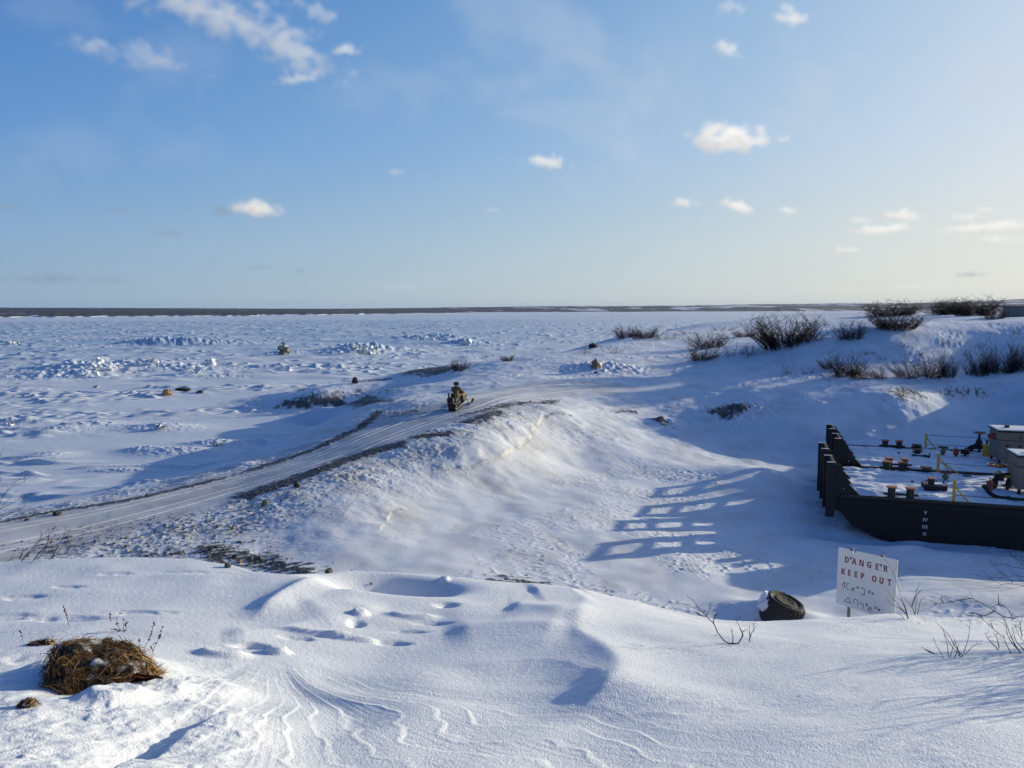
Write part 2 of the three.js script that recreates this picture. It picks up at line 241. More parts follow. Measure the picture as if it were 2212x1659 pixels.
// piles and drifts far out on the ice and the land
const MOUNDS = [[1580, 900, 2.2, 1.5, 0.55], [1432, 915, 1.0, 0.7, 0.4], [1290, 795, 3, 2, 0.5], [1340, 800, 3, 2, 0.3], [1655, 1328, 0.75, 0.5, 0.42], [1735, 1338, 0.7, 0.3, 0.2], [1600, 1310, 0.9, 0.5, 0.15],
  [185, 800, 9, 4, 1.5], [120, 815, 7, 4, 0.9], [270, 790, 9, 3, 0.7], [395, 800, 7, 3, 0.9], [470, 815, 4, 2, 0.3], [610, 765, 4, 3, 0.8], [790, 760, 10, 5, 1.9], [760, 764, 6, 4, 1.1], [930, 732, 12, 6, 1.6], [1005, 743, 5, 4, 1.7], [985, 733, 5, 3, 0.8], [300, 745, 7, 5, 1.5], [370, 745, 8, 5, 1.2], [425, 745, 9, 4, 1.5], [500, 743, 8, 4, 1.1], [600, 795, 8, 2, 0.6],
  [350, 925, 3.0, 1.6, 0.5], [470, 962, 2.4, 1.2, 0.45], [390, 980, 2.6, 1.2, 0.4], [130, 930, 2.4, 1.6, 0.4], [210, 920, 2.4, 1.4, 0.35], [310, 975, 1.5, 1, 0.3], [270, 1018, 2.4, 0.5, 0.22], [380, 1010, 3.5, 0.5, 0.25], [300, 1048, 1.5, 0.9, 0.25], [505, 1010, 1.2, 0.8, 0.2], [20, 915, 2.4, 1.2, 0.45], [110, 985, 1.5, 1, 0.25], [600, 940, 3, 1.2, 0.2]
].map(([vx, vy, rx, rz, h]) => { const p = hit(vx, vy); return [p[0], p[2], rx, rz, h]; });
// bowls scooped by the wind: sharp rim on the sunny side (centre, radii, depth, bearing of the rim)
const BOWLS = [[1090, 1500, 0.9, 1.0, 0.05, 0.7]].map(([vx, vy, rx, rz, d, th]) => { const p = hit(vx, vy); return [p[0], p[2], rx, rz, d, Math.cos(th), Math.sin(th)]; });
function bowl(q, x, z) {
  const dx = (x - q[0]) / q[2], dz = (q[1] - z) / q[3], rho = Math.hypot(dx, dz); if (rho > 2.6) return 0;
  const th = Math.atan2(dz, dx), R = 1 + 0.13 * n2(Math.cos(th) * 1.1 + q[0], Math.sin(th) * 1.1) + 0.02 * n2b(Math.cos(th) * 5, Math.sin(th) * 5 + q[1]), s = dx * q[5] + dz * q[6], w = sst(-1.5, 0.8, s), u = rho / R;
  return u < 1 ? -q[4] * w * (1 - u * u) : 0;
}
function lip(q, x, z) { const dx = (x - q[0]) / q[2], dz = (q[1] - z) / q[3], rho = Math.hypot(dx, dz); const s = dx * q[5] + dz * q[6]; return rho < 3 && rho > 0.2 ? q[4] * 0.9 * sst(-0.2, 0.8, s) * (rho < 1 ? rho * rho : Math.exp(-(rho - 1) * 1.3)) * sst(3, 1.6, rho) : 0; }
const CUT0 = hit(600, 1410);
const BARGE_AT = [13.65, -29.3], BARGE_YAW = -0.335;
const WX = 0.975, WZ = -0.222;   // the wind's line
function iceDetail(x, z, r) {
  const a = x * WX + z * WZ, b = -x * WZ + z * WX;
  let h = 0.10 * fbm(x / 25, z / 18, 3);
  const m1 = sst(-0.35, 0.5, fbm(x / 30 + 3, z / 22, 2, n2b));
  const dr = n2(a / 5.5 + 0.4 * n2b(b / 3, a / 9), b / 1.9); h += sst(1200, 300, r) * lerp(0.44, 0.26, sst(90, 160, r)) * Math.pow(Math.max(0, dr + 0.12), 1.7) * m1;
  const s2 = n2c(a / 1.9, b / 0.55); h += 0.032 * Math.pow(Math.max(0, s2), 1.5) * (0.35 + 0.65 * m1) * sst(170, 60, r);
  h += 0.55 * sst(70, 130, r) * sst(1300, 500, r) * Math.pow(Math.max(0, n2b(a / 16 + 3, b / 5.5)), 1.6);
  // jumbled ice further out
  const rub = sst(60, 95, r) * sst(-0.06, 0.4, fbm(x / 55 + 40, z / 26 - 10, 3, n2c) + 0.10 * sst(90, 200, r));
  if (rub > 0.01) {
    const sc = 1 + r / 240;
    const q1 = Math.abs(n2(a / (5.0 * sc) + 9, b / (2.0 * sc))), q2 = n2b(a / (2.2 * sc), b / (1.0 * sc));
    h += sst(900, 420, r) * rub * 0.5 * (0.75 * Math.pow(Math.max(0, 0.75 - q1 * 1.6), 1.4) * Math.max(0, 0.4 + q2) + 0.25 * Math.max(0, q2 - 0.2) + 0.22 * Math.max(0, fbm(x / 11, z / 6, 3, n2))) * (0.75 + r / 800);
  }
  return h;
}
function roadAt(x, z) { near.t = 1; const n = toLine(ROAD, x, z, 9); return n ? n.d * n.side : 99; }
// height of everything; also tells what kind of ground it is
const G = { kind: 0, dirty: 0, gravel: 0, road: 99, rut: 0, cut: 0 };   // kind 0 ice, 1 land, 2 road, 3 near bank
function ground(x, z) {
  const az = azOf(x, z), r = Math.max(0.6, Math.hypot(x, z)), w = Math.log(r);
  G.kind = 0; G.dirty = 0; G.gravel = 0; G.road = 99; G.rut = 0; G.cut = 0;
  const rc = crestR(az); let fH = -9;
  const a = x * WX + z * WZ, b = -x * WZ + z * WX;
  if (r < rc + 12) {
    const e = r - rc; fH = nearH(az, Math.log(Math.min(r, rc))) - (e > 0 ? 0.72 * e - 0.2 * (1 - Math.exp(-e / 0.35)) : 0);
    if (e < 2.5) {
      fH += (0.022 * fbm(x / 1.9, z / 1.5, 2) + 0.02 * fbm(x / 4, z / 3, 2)) * sst(2, 5, r);
      for (const q of HOLLOWS) { const g = bump(x, z, q[0], q[1], q[2], q[3]); if (g) fH -= q[4] * sst(0.05, 0.9, g * (q[4] > 0.2 ? 1 : 1 + 0.4 * n2b(x / 0.3, z / 0.25))); }
      for (const q of BOWLS) fH += bowl(q, x, z) + lip(q, x, z) * 0.45;
      for (const q of LUMPS) { const g = bump(x, z, q[0], q[1], q[2], q[3]); if (g) fH += q[4] * sst(0.08, 0.7, g); }
      for (const q of RIDGES) { const n = toLine(q.L, x, z, 2.6); if (n) { n.d = Math.hypot(n.d, 0.07) - 0.07; const end = sst(0, 1, Math.min(1, Math.min(n.t, 1 - n.t) * 4.5)) * sst(2.6, 1.4, n.d); fH += q.h * end * (n.side > 0 ? 0.75 * Math.exp(-n.d / q.b) + 0.25 * Math.exp(-n.d / 0.16) : Math.exp(-n.d / (q.a * 0.6))); } }
      // wind-cut layers near the camera, and finer sastrugi to the right
      const vx = x / -z, px = x - CUT0[0], pz = z - CUT0[2], rho = Math.hypot(px, pz), ph = Math.atan2(px, pz);
      const cut = rho < 5.5 ? sst(0.25, 1.0, rho) * sst(5.4, 4.2, rho) * sst(-0.45, -0.1, ph) * sst(1.15, 0.85, ph) : 0;
      if (cut > 0.01) { const t = ph * 10.5 + 0.5 * ph * ph + 0.85 * n2(rho * 0.55, ph * 1.3) + 0.20 * n2b(rho * 2.6, ph * 5) * sst(1, 3, rho), k = Math.floor(t), fr = t - k, am = (0.25 + 0.75 * Math.abs(n2c(k * 1.73, rho / 2.2))) * Math.min(1, rho / 2.2); fH += cut * 0.022 * Math.sin(ph * 11 + 2.2 * n2(rho * 0.4, ph)) * Math.min(1, rho / 2.5); fH -= cut * am * (0.011 * sst(0.0, 0.14, fr) - 0.011 * fr - 0.004 * Math.exp(-Math.pow((fr - 0.93) / 0.07, 2)) + 0.0016 * n2(ph * 60, rho * 0.8)); }
      const gs = n2c(a / 0.55, b / 0.11); fH += 0.011 * Math.max(0, gs) * sst(-0.1, 0.25, vx) * sst(-0.1, 0.5, fbm(x / 1.4, z / 1.4, 2, n2b));
      const lf = sst(-0.28, -0.5, vx); if (lf > 0) { const lo = sst(7.6, 6.2, r); fH += lf * lo * (0.020 * fbm(x / 0.42, z / 0.36, 3, n2b) + 0.012 * Math.max(0, n2(x / 0.13, z / 0.13)) * sst(0, 0.4, n2c(x, z))); }
    }
  }
  let land = r > 12 ? farH(az, w) : 0.6;
  if (az > 0.45 && r < 130 && r > 30) { const cap = lerp(8.9, 3.8, sst(0.66, 0.84, az)); land = cap - smax(cap - land, 0, 1.0); }
  const basin = r < 47 && az > -0.2; if (basin && land < 0.05) land = 0.05;
  const landRaw = land;
  const onLand = sst(-0.25, 0.35, land);
  const ice = r > 20 ? iceDetail(x, z, r) : 0;
  if (r > 12 && onLand > 0) {
    const rd = roadAt(x, z), ard = Math.abs(rd); G.road = ard;
    const rough = sst(1.8, 3.4, ard), fadeR = sst(0.98, 0.86, near.t);
    land += (0.10 * fbm(x / 6, z / 5, 3) + 0.028 * fbm(x / 1.6, z / 1.2, 3, n2b) * (1 - 0.8 * sst(1.6, 0.8, landRaw) * sst(19, 22, r) * sst(46, 40, r))) * (0.25 + 0.75 * rough);
    // low sastrugi in the basin
    const bas = sst(1.5, 0.2, landRaw) * sst(19, 22, r) * sst(46, 40, r);
    if (bas > 0) { const q = n2c(a / 0.62 + 0.5 * n2(b / 0.8, a / 1.2), b / 0.22); land += bas * 0.040 * Math.pow(Math.max(0, q + 0.15), 1.3) * sst(-0.4, 0.25, fbm(x / 7, z / 5, 2, n2b)); }
    else { const q = n2c(a / 1.1, b / 0.35); land += 0.05 * Math.max(0, q) * rough * sst(-0.1, 0.5, fbm(x / 9, z / 6, 2, n2b)); }
    if (ard < 3.4) { // wheel and track marks
      for (const o of [-1.25, -0.7, 0.75, 1.4]) { const e = Math.abs(rd - o - 0.08 * n2(x / 5, o)); if (e < 0.3) { land -= fadeR * 0.035 * Math.exp(-e * e / 0.012); land += fadeR * 0.016 * Math.exp(-Math.pow(e - 0.19, 2) / 0.004); G.rut = Math.max(G.rut, fadeR * Math.exp(-Math.pow(e - 0.17, 2) / 0.006)); } }
      G.kind = near.t < 0.97 ? 2 : 1; G.road = ard + 3 * (1 - fadeR);
    } else G.kind = 1;
    for (const q of STEPS) { const n = toLine(q.L, x, z, q.fade * 2.2); if (n && q !== STEPS[2]) { const end = Math.min(1, Math.min(n.t, 1 - n.t) * 6); const sd = -n.d * n.side + 0.10 * fbm(x / 0.9, z / 0.9, 3); const up = Math.exp(-Math.max(0, -sd) / q.fade), st = sst(-q.w, q.w, -sd); land += end * q.drop * (st * up) * sst(-0.7, 0.3, n2(x * 0.6, z * 0.6)); G.cut = Math.max(G.cut, end * Math.exp(-Math.pow(sd / (q.w * 1.5), 2))); G.dirty = Math.max(G.dirty, end * Math.exp(-Math.abs(sd - 0.5) / 1.1) * 0.5); } }
    for (const q of MOUNDS) { const g = bump(x, z, q[0], q[1], q[2], q[3]); if (g && landRaw > 0) land += q[4] * g * (r < 30 ? 1 : 0.85 + 0.3 * n2(x / 0.7, z / 0.6)); }
    // snow scoured and dirtied along the berm
    const berm = sst(0.35, 0.9, landRaw) * sst(52, 44, r) * sst(0.12, -0.02, az) * sst(8.5, 3.5, ard);
    G.dirty = Math.max(G.dirty, berm * (0.5 + 0.8 * fbm(x / 3, z / 2.2, 3, n2b)));
    if (berm > 0.2) land += berm * rough * (0.06 * Math.abs(fbm(x / 0.9, z / 0.8, 3, n2c)) * sst(-0.2, 0.4, fbm(x / 4, z / 4, 2)) + 0.035 * Math.max(0, fbm(x / 0.35, z / 0.3, 3, n2b)) + 0.03 * Math.max(0, n2c(a / 0.9, b / 0.2)));
    for (const q of GRAVEL) { const n = toLine(q.L, x, z, q.w * 3.2); if (n) { const end = Math.min(1, Math.min(n.t, 1 - n.t) * 9 + 0.25); const g = Math.exp(-Math.pow(n.d / q.w, 2) * 0.8) * end * q.d; G.gravel = Math.max(G.gravel, g); } }
    if (G.gravel > 0.02) { const st = fbm(a / 0.9, b / 0.3, 3, n2b), k = sst(0.30, 0.58, G.gravel + 0.5 * st); G.gravel = k; land += k * (0.02 + (r < 48 ? 0.014 * n2(x / 0.22, z / 0.2) : 0)); }
  }
  let iceH = ice; if (r > 20) { for (const q of MOUNDS) { const g = bump(x, z, q[0], q[1], q[2], q[3]); if (g && landRaw <= 0) iceH += q[4] * g * (0.85 + (r > 90 ? 0.5 : 0.22) * fbm(x / (q[2] * 0.35), z / (q[3] * 0.4), 3)); } }
  let h = r > 12 ? smax(land, iceH * (1 - 0.8 * onLand) + (landRaw < -0.1 ? 0 : -0.02), 0.25) : land;
  if (landRaw < 0) { G.kind = 0; }
  // wind scoop and drift at the barge's end
  { const ex = x - BARGE_AT[0], ez = z - BARGE_AT[1]; if (Math.abs(ex) < 14 && Math.abs(ez) < 18) { const cy = Math.cos(BARGE_YAW), sy = Math.sin(BARGE_YAW), lx = ex * cy - ez * sy, lz = -(ex * sy + ez * cy);   // lz: across, away from us
      h -= 0.35 * bump(lx, lz, 1.0, -0.6, 2.2, 0.7); h += 0.75 * bump(lx, lz, -3.2, 7.5, 3.2, 2.6) + 0.4 * bump(lx, lz, -6, 4, 4, 3); h += 0.30 * bump(lx, lz, 3, -2.4, 6, 1.1); } }
  if (fH > h - 0.3) { const hh = smax(h, fH, 0.25); if (fH > h) { G.kind = 3; G.dirty *= 0; G.gravel = 0; } h = hh; }
  // shelf in the left foreground bank
  if (r < 8) { const q = STEPS[2], n = toLine(q.L, x, z, 1.6); if (n) { const end = Math.min(1, Math.min(n.t + 0.5, 1 - n.t) * 4); const sd = n.d * n.side; h += end * (0.085 * sst(-0.05, 0.05, sd) * Math.exp(-Math.max(0, sd) / 0.9) - 0.05 * Math.exp(-Math.pow((sd + 0.12) / 0.16, 2))) * sst(1.6, 0.7, n.d); } }
  return h;
}

// ---------------------------------------------------------------- the ground as one sheet, cut into its kinds
function snowBump(size, seed, amp) {   // fine grain of wind-packed snow; grey values are height
  const f = createNoise4D(rng(seed)), d = new Uint8Array(size * size * 4);
  const per = (x, y, k) => { const u = x / size * 2 * Math.PI, v = y / size * 2 * Math.PI; return f(Math.cos(u) * k, Math.sin(u) * k, Math.cos(v) * k, Math.sin(v) * k); };
  for (let y = 0; y < size; y++) for (let x = 0; x < size; x++) { const v = 128 + amp * (40 * per(x, y, 1.6) + 40 * per(x, y, 6) + 44 * per(x, y, 16)); const o = (y * size + x) * 4; d[o] = d[o + 1] = d[o + 2] = clamp(v, 0, 255); d[o + 3] = 255; }
  const t = new THREE.DataTexture(d, size, size); t.wrapS = t.wrapT = THREE.RepeatWrapping; t.magFilter = THREE.LinearFilter; t.minFilter = THREE.LinearMipmapLinearFilter; t.generateMipmaps = true; t.needsUpdate = true; return t;
}
const grainTex = snowBump(400, 71, 1);
const M = {};
function mat(name, rgb, rough = 0.8, extra = {}) { const m = new THREE.MeshStandardMaterial({ color: new THREE.Color().setRGB(...rgb), roughness: rough, ...extra }); m.name = name; M[name] = m; return m; }
const snowMat = new THREE.MeshStandardMaterial({ color: 0xffffff, vertexColors: true, roughness: 0.62, bumpMap: grainTex, bumpScale: 0.012 });
const iceMat = new THREE.MeshStandardMaterial({ color: 0xffffff, vertexColors: true, roughness: 0.55 });
{
  const NA = 1240, A0 = -0.70, A1 = 0.70, rings = [];
  const addR = (a, b, n) => { for (let i = 0; i < n; i++) rings.push(a * Math.pow(b / a, i / n)); };
  addR(2.2, 4, 60); addR(4, 12.5, 230); addR(12.5, 20, 40); addR(20, 56, 330); addR(56, 140, 130); addR(140, 900, 130); addR(900, 9000, 30); rings.push(9000);
  // wide of the picture the sheet goes on, more coarsely
  const az = []; for (let i = 0; i < 46; i++) az.push(-Math.PI * 0.97 + (Math.PI * 0.97 + A0) * i / 46); for (let i = 0; i <= NA; i++) az.push(A0 + (A1 - A0) * i / NA); for (let i = 1; i <= 60; i++) az.push(A1 + (Math.PI * 0.97 - A1) * i / 60);
  const nc = az.length, nr = rings.length, P = new Float32Array(nc * nr * 3), C = new Float32Array(nc * nr * 3), K = new Uint8Array(nc * nr), UV = new Float32Array(nc * nr * 2);
  for (let j = 0; j < nr; j++) for (let i = 0; i < nc; i++) {
    const r = rings[j], x = Math.sin(az[i]) * r, z = -Math.cos(az[i]) * r, back = Math.abs(az[i]) > 1.2;
    let y; if (Math.abs(az[i]) > 1.0) { const e = clamp(az[i], -1.0, 1.0); const y0 = ground(Math.sin(e) * r, -Math.cos(e) * r), b = 8.2 + 1.5 * fbm(x / 30, z / 30, 2); y = lerp(y0, r < 40 ? b : lerp(b, y0, sst(40, 90, r) * 0.6), sst(1.0, 1.9, Math.abs(az[i]))); }
    else y = ground(x, z);
    const o = (j * nc + i) * 3; P[o] = x; P[o + 1] = y; P[o + 2] = z; K[j * nc + i] = G.kind;
    UV[(j * nc + i) * 2] = x / 0.9; UV[(j * nc + i) * 2 + 1] = z / 0.9;
    // what the snow is made of here: clean, sandy, gravel; far ice has painted shade
    let cr = 0.785, cg = 0.795, cb = 0.815; const sp = 0.5 + 0.5 * fbm(x / 2.3, z / 1.7, 3, n2b);
    if (G.kind === 0) { const t = 0.5 + 0.5 * fbm(x / 20, z / 9, 3); const shadeBand = sst(110, 220, r) * sst(820, 600, r) * sst(0.25, -0.15, az[i]) * (0.55 + 0.6 * fbm(x / 60, z / 30, 2, n2b)); cr = lerp(lerp(0.60, 0.72, t), 0.33, shadeBand); cg = lerp(lerp(0.65, 0.745, t), 0.46, shadeBand); cb = lerp(lerp(0.71, 0.775, t), 0.60, shadeBand); }  // shade over the far left ice is painted in as a darker, bluer band
    if (G.kind === 1 || G.kind === 2) { const t = clamp(G.dirty, 0, 1); cr = lerp(cr, 0.58, t); cg = lerp(cg, 0.568, t); cb = lerp(cb, 0.545, t); const grit = t * sst(0.45, 0.8, n2(x / 0.11, z / 0.08)); cr *= 1 - 0.45 * grit; cg *= 1 - 0.47 * grit; cb *= 1 - 0.5 * grit; }
    if (G.kind === 2) { const on = sst(3.3, 2.0, G.road + 0.7 * fbm(x / 1.2, z / 1.2, 3, n2c)) * 0.7 * (0.75 + 0.5 * fbm(x / 2.5, z / 2.5, 3)); const g = 0.36 + 0.16 * sp + 0.05 * n2(x / 0.5, z / 0.5); cr = lerp(cr, g, on); cg = lerp(cg, g * 0.985, on); cb = lerp(cb, g * 0.97, on); const u = G.rut * 0.3; cr = lerp(cr, 0.8, u); cg = lerp(cg, 0.8, u); cb = lerp(cb, 0.81, u); }
    if (G.kind === 1) { const t = sst(-0.1, 0.5, fbm(x / 4, z / 3, 3, n2c)) * 0.16; cr -= t * 0.5; cg -= t * 0.6; cb -= t * 0.7; }
    if (G.cut > 0.02) { const t = G.cut * (0.6 + 0.4 * n2(x / 0.3, z / 0.3)); cr = lerp(cr, 0.26, t * 0.8); cg = lerp(cg, 0.235, t * 0.8); cb = lerp(cb, 0.19, t * 0.8); }
    if (G.gravel > 0.01) { const t = clamp(G.gravel, 0, 1), k = 0.75 + 0.5 * n2(x / 0.13, z / 0.13); cr = lerp(cr, 0.105 * k, t); cg = lerp(cg, 0.092 * k, t); cb = lerp(cb, 0.082 * k, t); }
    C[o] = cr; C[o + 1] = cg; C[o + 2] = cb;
  }
  const sets = [[], [], [], []];
  for (let j = 0; j < nr - 1; j++) for (let i = 0; i < nc - 1; i++) {
    const a = j * nc + i, b = a + 1, c = a + nc, d = c + 1; const k = Math.max(K[a], K[d]); const s = sets[k];
    s.push(a, b, c, b, d, c);
  }
  // normals over the whole sheet so that the pieces join without a seam
  const Nn = new Float32Array(P.length);
  for (let j = 0; j < nr; j++) for (let i = 0; i < nc; i++) {
    const o = (j * nc + i) * 3, il = Math.max(0, i - 1), ir = Math.min(nc - 1, i + 1), jl = Math.max(0, j - 1), jr = Math.min(nr - 1, j + 1);
    const p = (j * nc + il) * 3, q = (j * nc + ir) * 3, s = (jl * nc + i) * 3, t = (jr * nc + i) * 3;
    const ux = P[q] - P[p], uy = P[q + 1] - P[p + 1], uz = P[q + 2] - P[p + 2], vx = P[t] - P[s], vy = P[t + 1] - P[s + 1], vz = P[t + 2] - P[s + 2];
    let nx = uy * vz - uz * vy, ny = uz * vx - ux * vz, nz = ux * vy - uy * vx; if (ny < 0) { nx = -nx; ny = -ny; nz = -nz; } const l = Math.hypot(nx, ny, nz) || 1; Nn[o] = nx / l; Nn[o + 1] = ny / l; Nn[o + 2] = nz / l;
  }
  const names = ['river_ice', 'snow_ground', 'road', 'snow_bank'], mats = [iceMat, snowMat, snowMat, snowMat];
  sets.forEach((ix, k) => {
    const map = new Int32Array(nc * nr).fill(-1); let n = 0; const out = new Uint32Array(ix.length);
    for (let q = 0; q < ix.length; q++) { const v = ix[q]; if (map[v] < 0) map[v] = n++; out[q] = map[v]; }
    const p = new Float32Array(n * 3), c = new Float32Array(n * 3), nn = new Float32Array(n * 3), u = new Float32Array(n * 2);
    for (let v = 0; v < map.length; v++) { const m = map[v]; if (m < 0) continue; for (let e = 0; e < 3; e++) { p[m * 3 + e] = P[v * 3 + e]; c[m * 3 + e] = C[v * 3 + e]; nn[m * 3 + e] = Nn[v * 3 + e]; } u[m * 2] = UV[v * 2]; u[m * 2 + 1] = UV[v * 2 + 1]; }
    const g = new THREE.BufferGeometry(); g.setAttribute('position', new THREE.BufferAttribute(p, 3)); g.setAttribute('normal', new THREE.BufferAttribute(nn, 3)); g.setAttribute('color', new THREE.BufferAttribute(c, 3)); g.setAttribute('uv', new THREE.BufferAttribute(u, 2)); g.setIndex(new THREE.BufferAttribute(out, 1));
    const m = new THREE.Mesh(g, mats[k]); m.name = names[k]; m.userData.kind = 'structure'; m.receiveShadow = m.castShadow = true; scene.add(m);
  });
}

// ---------------------------------------------------------------- far shore
{
  const NA = 700, rows = 46, A = 0.75; const P = [], C = [], ix = [];
  const shore = az => { const vx = 1106 + Math.tan(az) * FV; const y = vx < 560 ? lerp(686, 682.5, sst(-100, 560, vx)) : lerp(680.5, 675.8, sst(560, 1150, vx)); return EYE * FV / (y - 670); };
  const top = az => { const vx = 1106 + Math.tan(az) * FV; let y = lerp(665.5, 667, sst(0, 700, vx)); y = lerp(y, 661.5, sst(700, 1250, vx)); y = lerp(y, 656.5, sst(1300, 1900, vx)); y = lerp(y, 650, sst(1950, 2250, vx)); return (670 - y) / FV; };
  for (let j = 0; j < rows; j++) for (let i = 0; i <= NA; i++) {
    const az = -A + 2 * A * i / NA, s = shore(az) / Math.cos(az) * (1 + 0.05 * n2(az * 14, 3) + 0.02 * n2(az * 60, 4)), f = j / (rows - 1), r = s + (6200 - s) * Math.pow(f, 1.6);
    const x = Math.sin(az) * r, z = -Math.cos(az) * r, vx = 1106 + Math.tan(az) * FV;
    const crest = EYE + top(az) * r * (0.94 + 0.06 * fbm(az * 9, 1, 3)), rise = sst(0, 0.9, Math.pow(f, 0.75));
    const right = sst(700, 1500, vx);
    let y = lerp(0.6, crest, rise) + (2.0 + 3.5 * right) * fbm(x / 420, z / 260, 4) * sst(0, 0.12, f) + 1.2 * n2b(az * 900, r / 40) * sst(0.05, 0.2, f) * (1 - 0.5 * right);
    if (j === rows - 1) y -= 60;
    if (j === 0) y = -3;
    P.push(x, y, z);
    const sp = fbm(x / 330 + 5, z / 900, 4, n2b), snow = sst(lerp(0.52, 0.12, right), lerp(0.62, 0.34, right), sp) * (0.55 + 0.45 * right) + (j < 2 ? 1 : 0) * 0.9 + sst(0.35, 0.5, fbm(az * 30, 7, 3)) * (j < 5 ? 0.9 : 0);
    const t = clamp(snow, 0, 1), k = 0.8 + 0.4 * n2c(x / 40, z / 60); C.push(lerp(0.016 * k, 0.62, t), lerp(0.017 * k, 0.65, t), lerp(0.028 * k, 0.70, t));
  }
  for (let j = 0; j < rows - 1; j++) for (let i = 0; i < NA; i++) { const a = j * (NA + 1) + i, b = a + 1, c = a + NA + 1, d = c + 1; ix.push(a, b, c, b, d, c); }
  const g = new THREE.BufferGeometry(); g.setAttribute('position', new THREE.Float32BufferAttribute(P, 3)); g.setAttribute('color', new THREE.Float32BufferAttribute(C, 3)); g.setIndex(ix); g.computeVertexNormals();
  const m = new THREE.Mesh(g, new THREE.MeshStandardMaterial({ vertexColors: true, roughness: 0.95 })); m.name = 'hills'; m.userData.kind = 'structure'; m.receiveShadow = true; scene.add(m);
}

// ---------------------------------------------------------------- helpers for things
const UP = new THREE.Vector3(0, 1, 0);
const taken = {};
function numbered(n) { const k = taken[n] = (taken[n] ?? -1) + 1; return k ? n + '_' + String(k).padStart(3, '0') : n; }
function thing(name, label, category, at = [0, 0, 0], turn = 0, group) {
  const o = new THREE.Group(); o.name = numbered(name); o.position.set(...at); o.rotation.y = turn; o.userData = { label, category }; if (group) o.userData.group = group; scene.add(o); return o;
}
function part(name, geo, m, parent, label) {
  const g = Array.isArray(geo) ? mergeGeometries(geo.map(q => { const k = q.index ? q.toNonIndexed() : q; for (const a of Object.keys(k.attributes)) if (!['position', 'normal', 'uv', 'color'].includes(a)) k.deleteAttribute(a); return k; })) : geo;
  const o = new THREE.Mesh(g, m); o.name = name; o.castShadow = o.receiveShadow = true; if (label) o.userData.label = label; if (parent) parent.add(o); return o;
}
const bare = g => { const k = g.index ? g.toNonIndexed() : g; return k; };
function box(w, h, d, x = 0, y = 0, z = 0, rad = 0) { const g = rad ? new RoundedBoxGeometry(w, h, d, 1, rad) : new THREE.BoxGeometry(w, h, d); g.translate(x, y, z); return bare(g); }
function cyl(r0, r1, h, x = 0, y = 0, z = 0, n = 14, axis = 'y') { const g = new THREE.CylinderGeometry(r1, r0, h, n); if (axis === 'x') g.rotateZ(Math.PI / 2); if (axis === 'z') g.rotateX(Math.PI / 2); g.translate(x, y, z); return bare(g); }
function rod(a, b, r, n = 8) { const A = new THREE.Vector3(...a), B = new THREE.Vector3(...b), d = B.clone().sub(A); const g = new THREE.CylinderGeometry(r, r, d.length(), n); g.applyQuaternion(new THREE.Quaternion().setFromUnitVectors(UP, d.clone().normalize())); const m = A.add(B).multiplyScalar(0.5); g.translate(m.x, m.y, m.z); return bare(g); }
function pipe(pts, r, n = 8, seg = 24) { return bare(new THREE.TubeGeometry(new THREE.CatmullRomCurve3(pts.map(p => new THREE.Vector3(...p)), false, 'catmullrom', 0.3), seg, r, n)); }
function prism(pts, depth, x = 0, y = 0, z = 0) { const s = new THREE.Shape(pts.map(p => new THREE.Vector2(...p))); const g = new THREE.ExtrudeGeometry(s, { depth, bevelEnabled: true, bevelSize: 0.006, bevelThickness: 0.006, bevelSegments: 1 }); g.translate(x, y, z - depth / 2); return bare(g); }
// many tapered twigs into one geometry
class Twigs {
  constructor() { this.p = []; this.n = []; this.i = []; }
  add(pts, r0, r1, sides = 4) {
    const base = this.p.length / 3, L = pts.length;
    for (let k = 0; k < L; k++) {
      const a = pts[Math.max(0, k - 1)], b = pts[Math.min(L - 1, k + 1)]; let tx = b[0] - a[0], ty = b[1] - a[1], tz = b[2] - a[2]; const l = Math.hypot(tx, ty, tz) || 1; tx /= l; ty /= l; tz /= l;
      let ux, uy, uz; if (Math.abs(ty) < 0.9) { ux = tz; uy = 0; uz = -tx; } else { ux = 0; uy = -tz; uz = ty; } const q = Math.hypot(ux, uy, uz) || 1; ux /= q; uy /= q; uz /= q;
      const vx = ty * uz - tz * uy, vy = tz * ux - tx * uz, vz = tx * uy - ty * ux, r = lerp(r0, r1, k / (L - 1));
      for (let s = 0; s < sides; s++) { const c = Math.cos(s / sides * 6.283), w = Math.sin(s / sides * 6.283), nx = ux * c + vx * w, ny = uy * c + vy * w, nz = uz * c + vz * w; this.p.push(pts[k][0] + nx * r, pts[k][1] + ny * r, pts[k][2] + nz * r); this.n.push(nx, ny, nz); }
    }
    for (let k = 0; k < L - 1; k++) for (let s = 0; s < sides; s++) { const a = base + k * sides + s, b = base + k * sides + (s + 1) % sides; this.i.push(a, a + sides, b, b, a + sides, b + sides); }
  }
  geo() { const g = new THREE.BufferGeometry(); g.setAttribute('position', new THREE.Float32BufferAttribute(this.p, 3)); g.setAttribute('normal', new THREE.Float32BufferAttribute(this.n, 3)); g.setIndex(this.i); return g; }
}
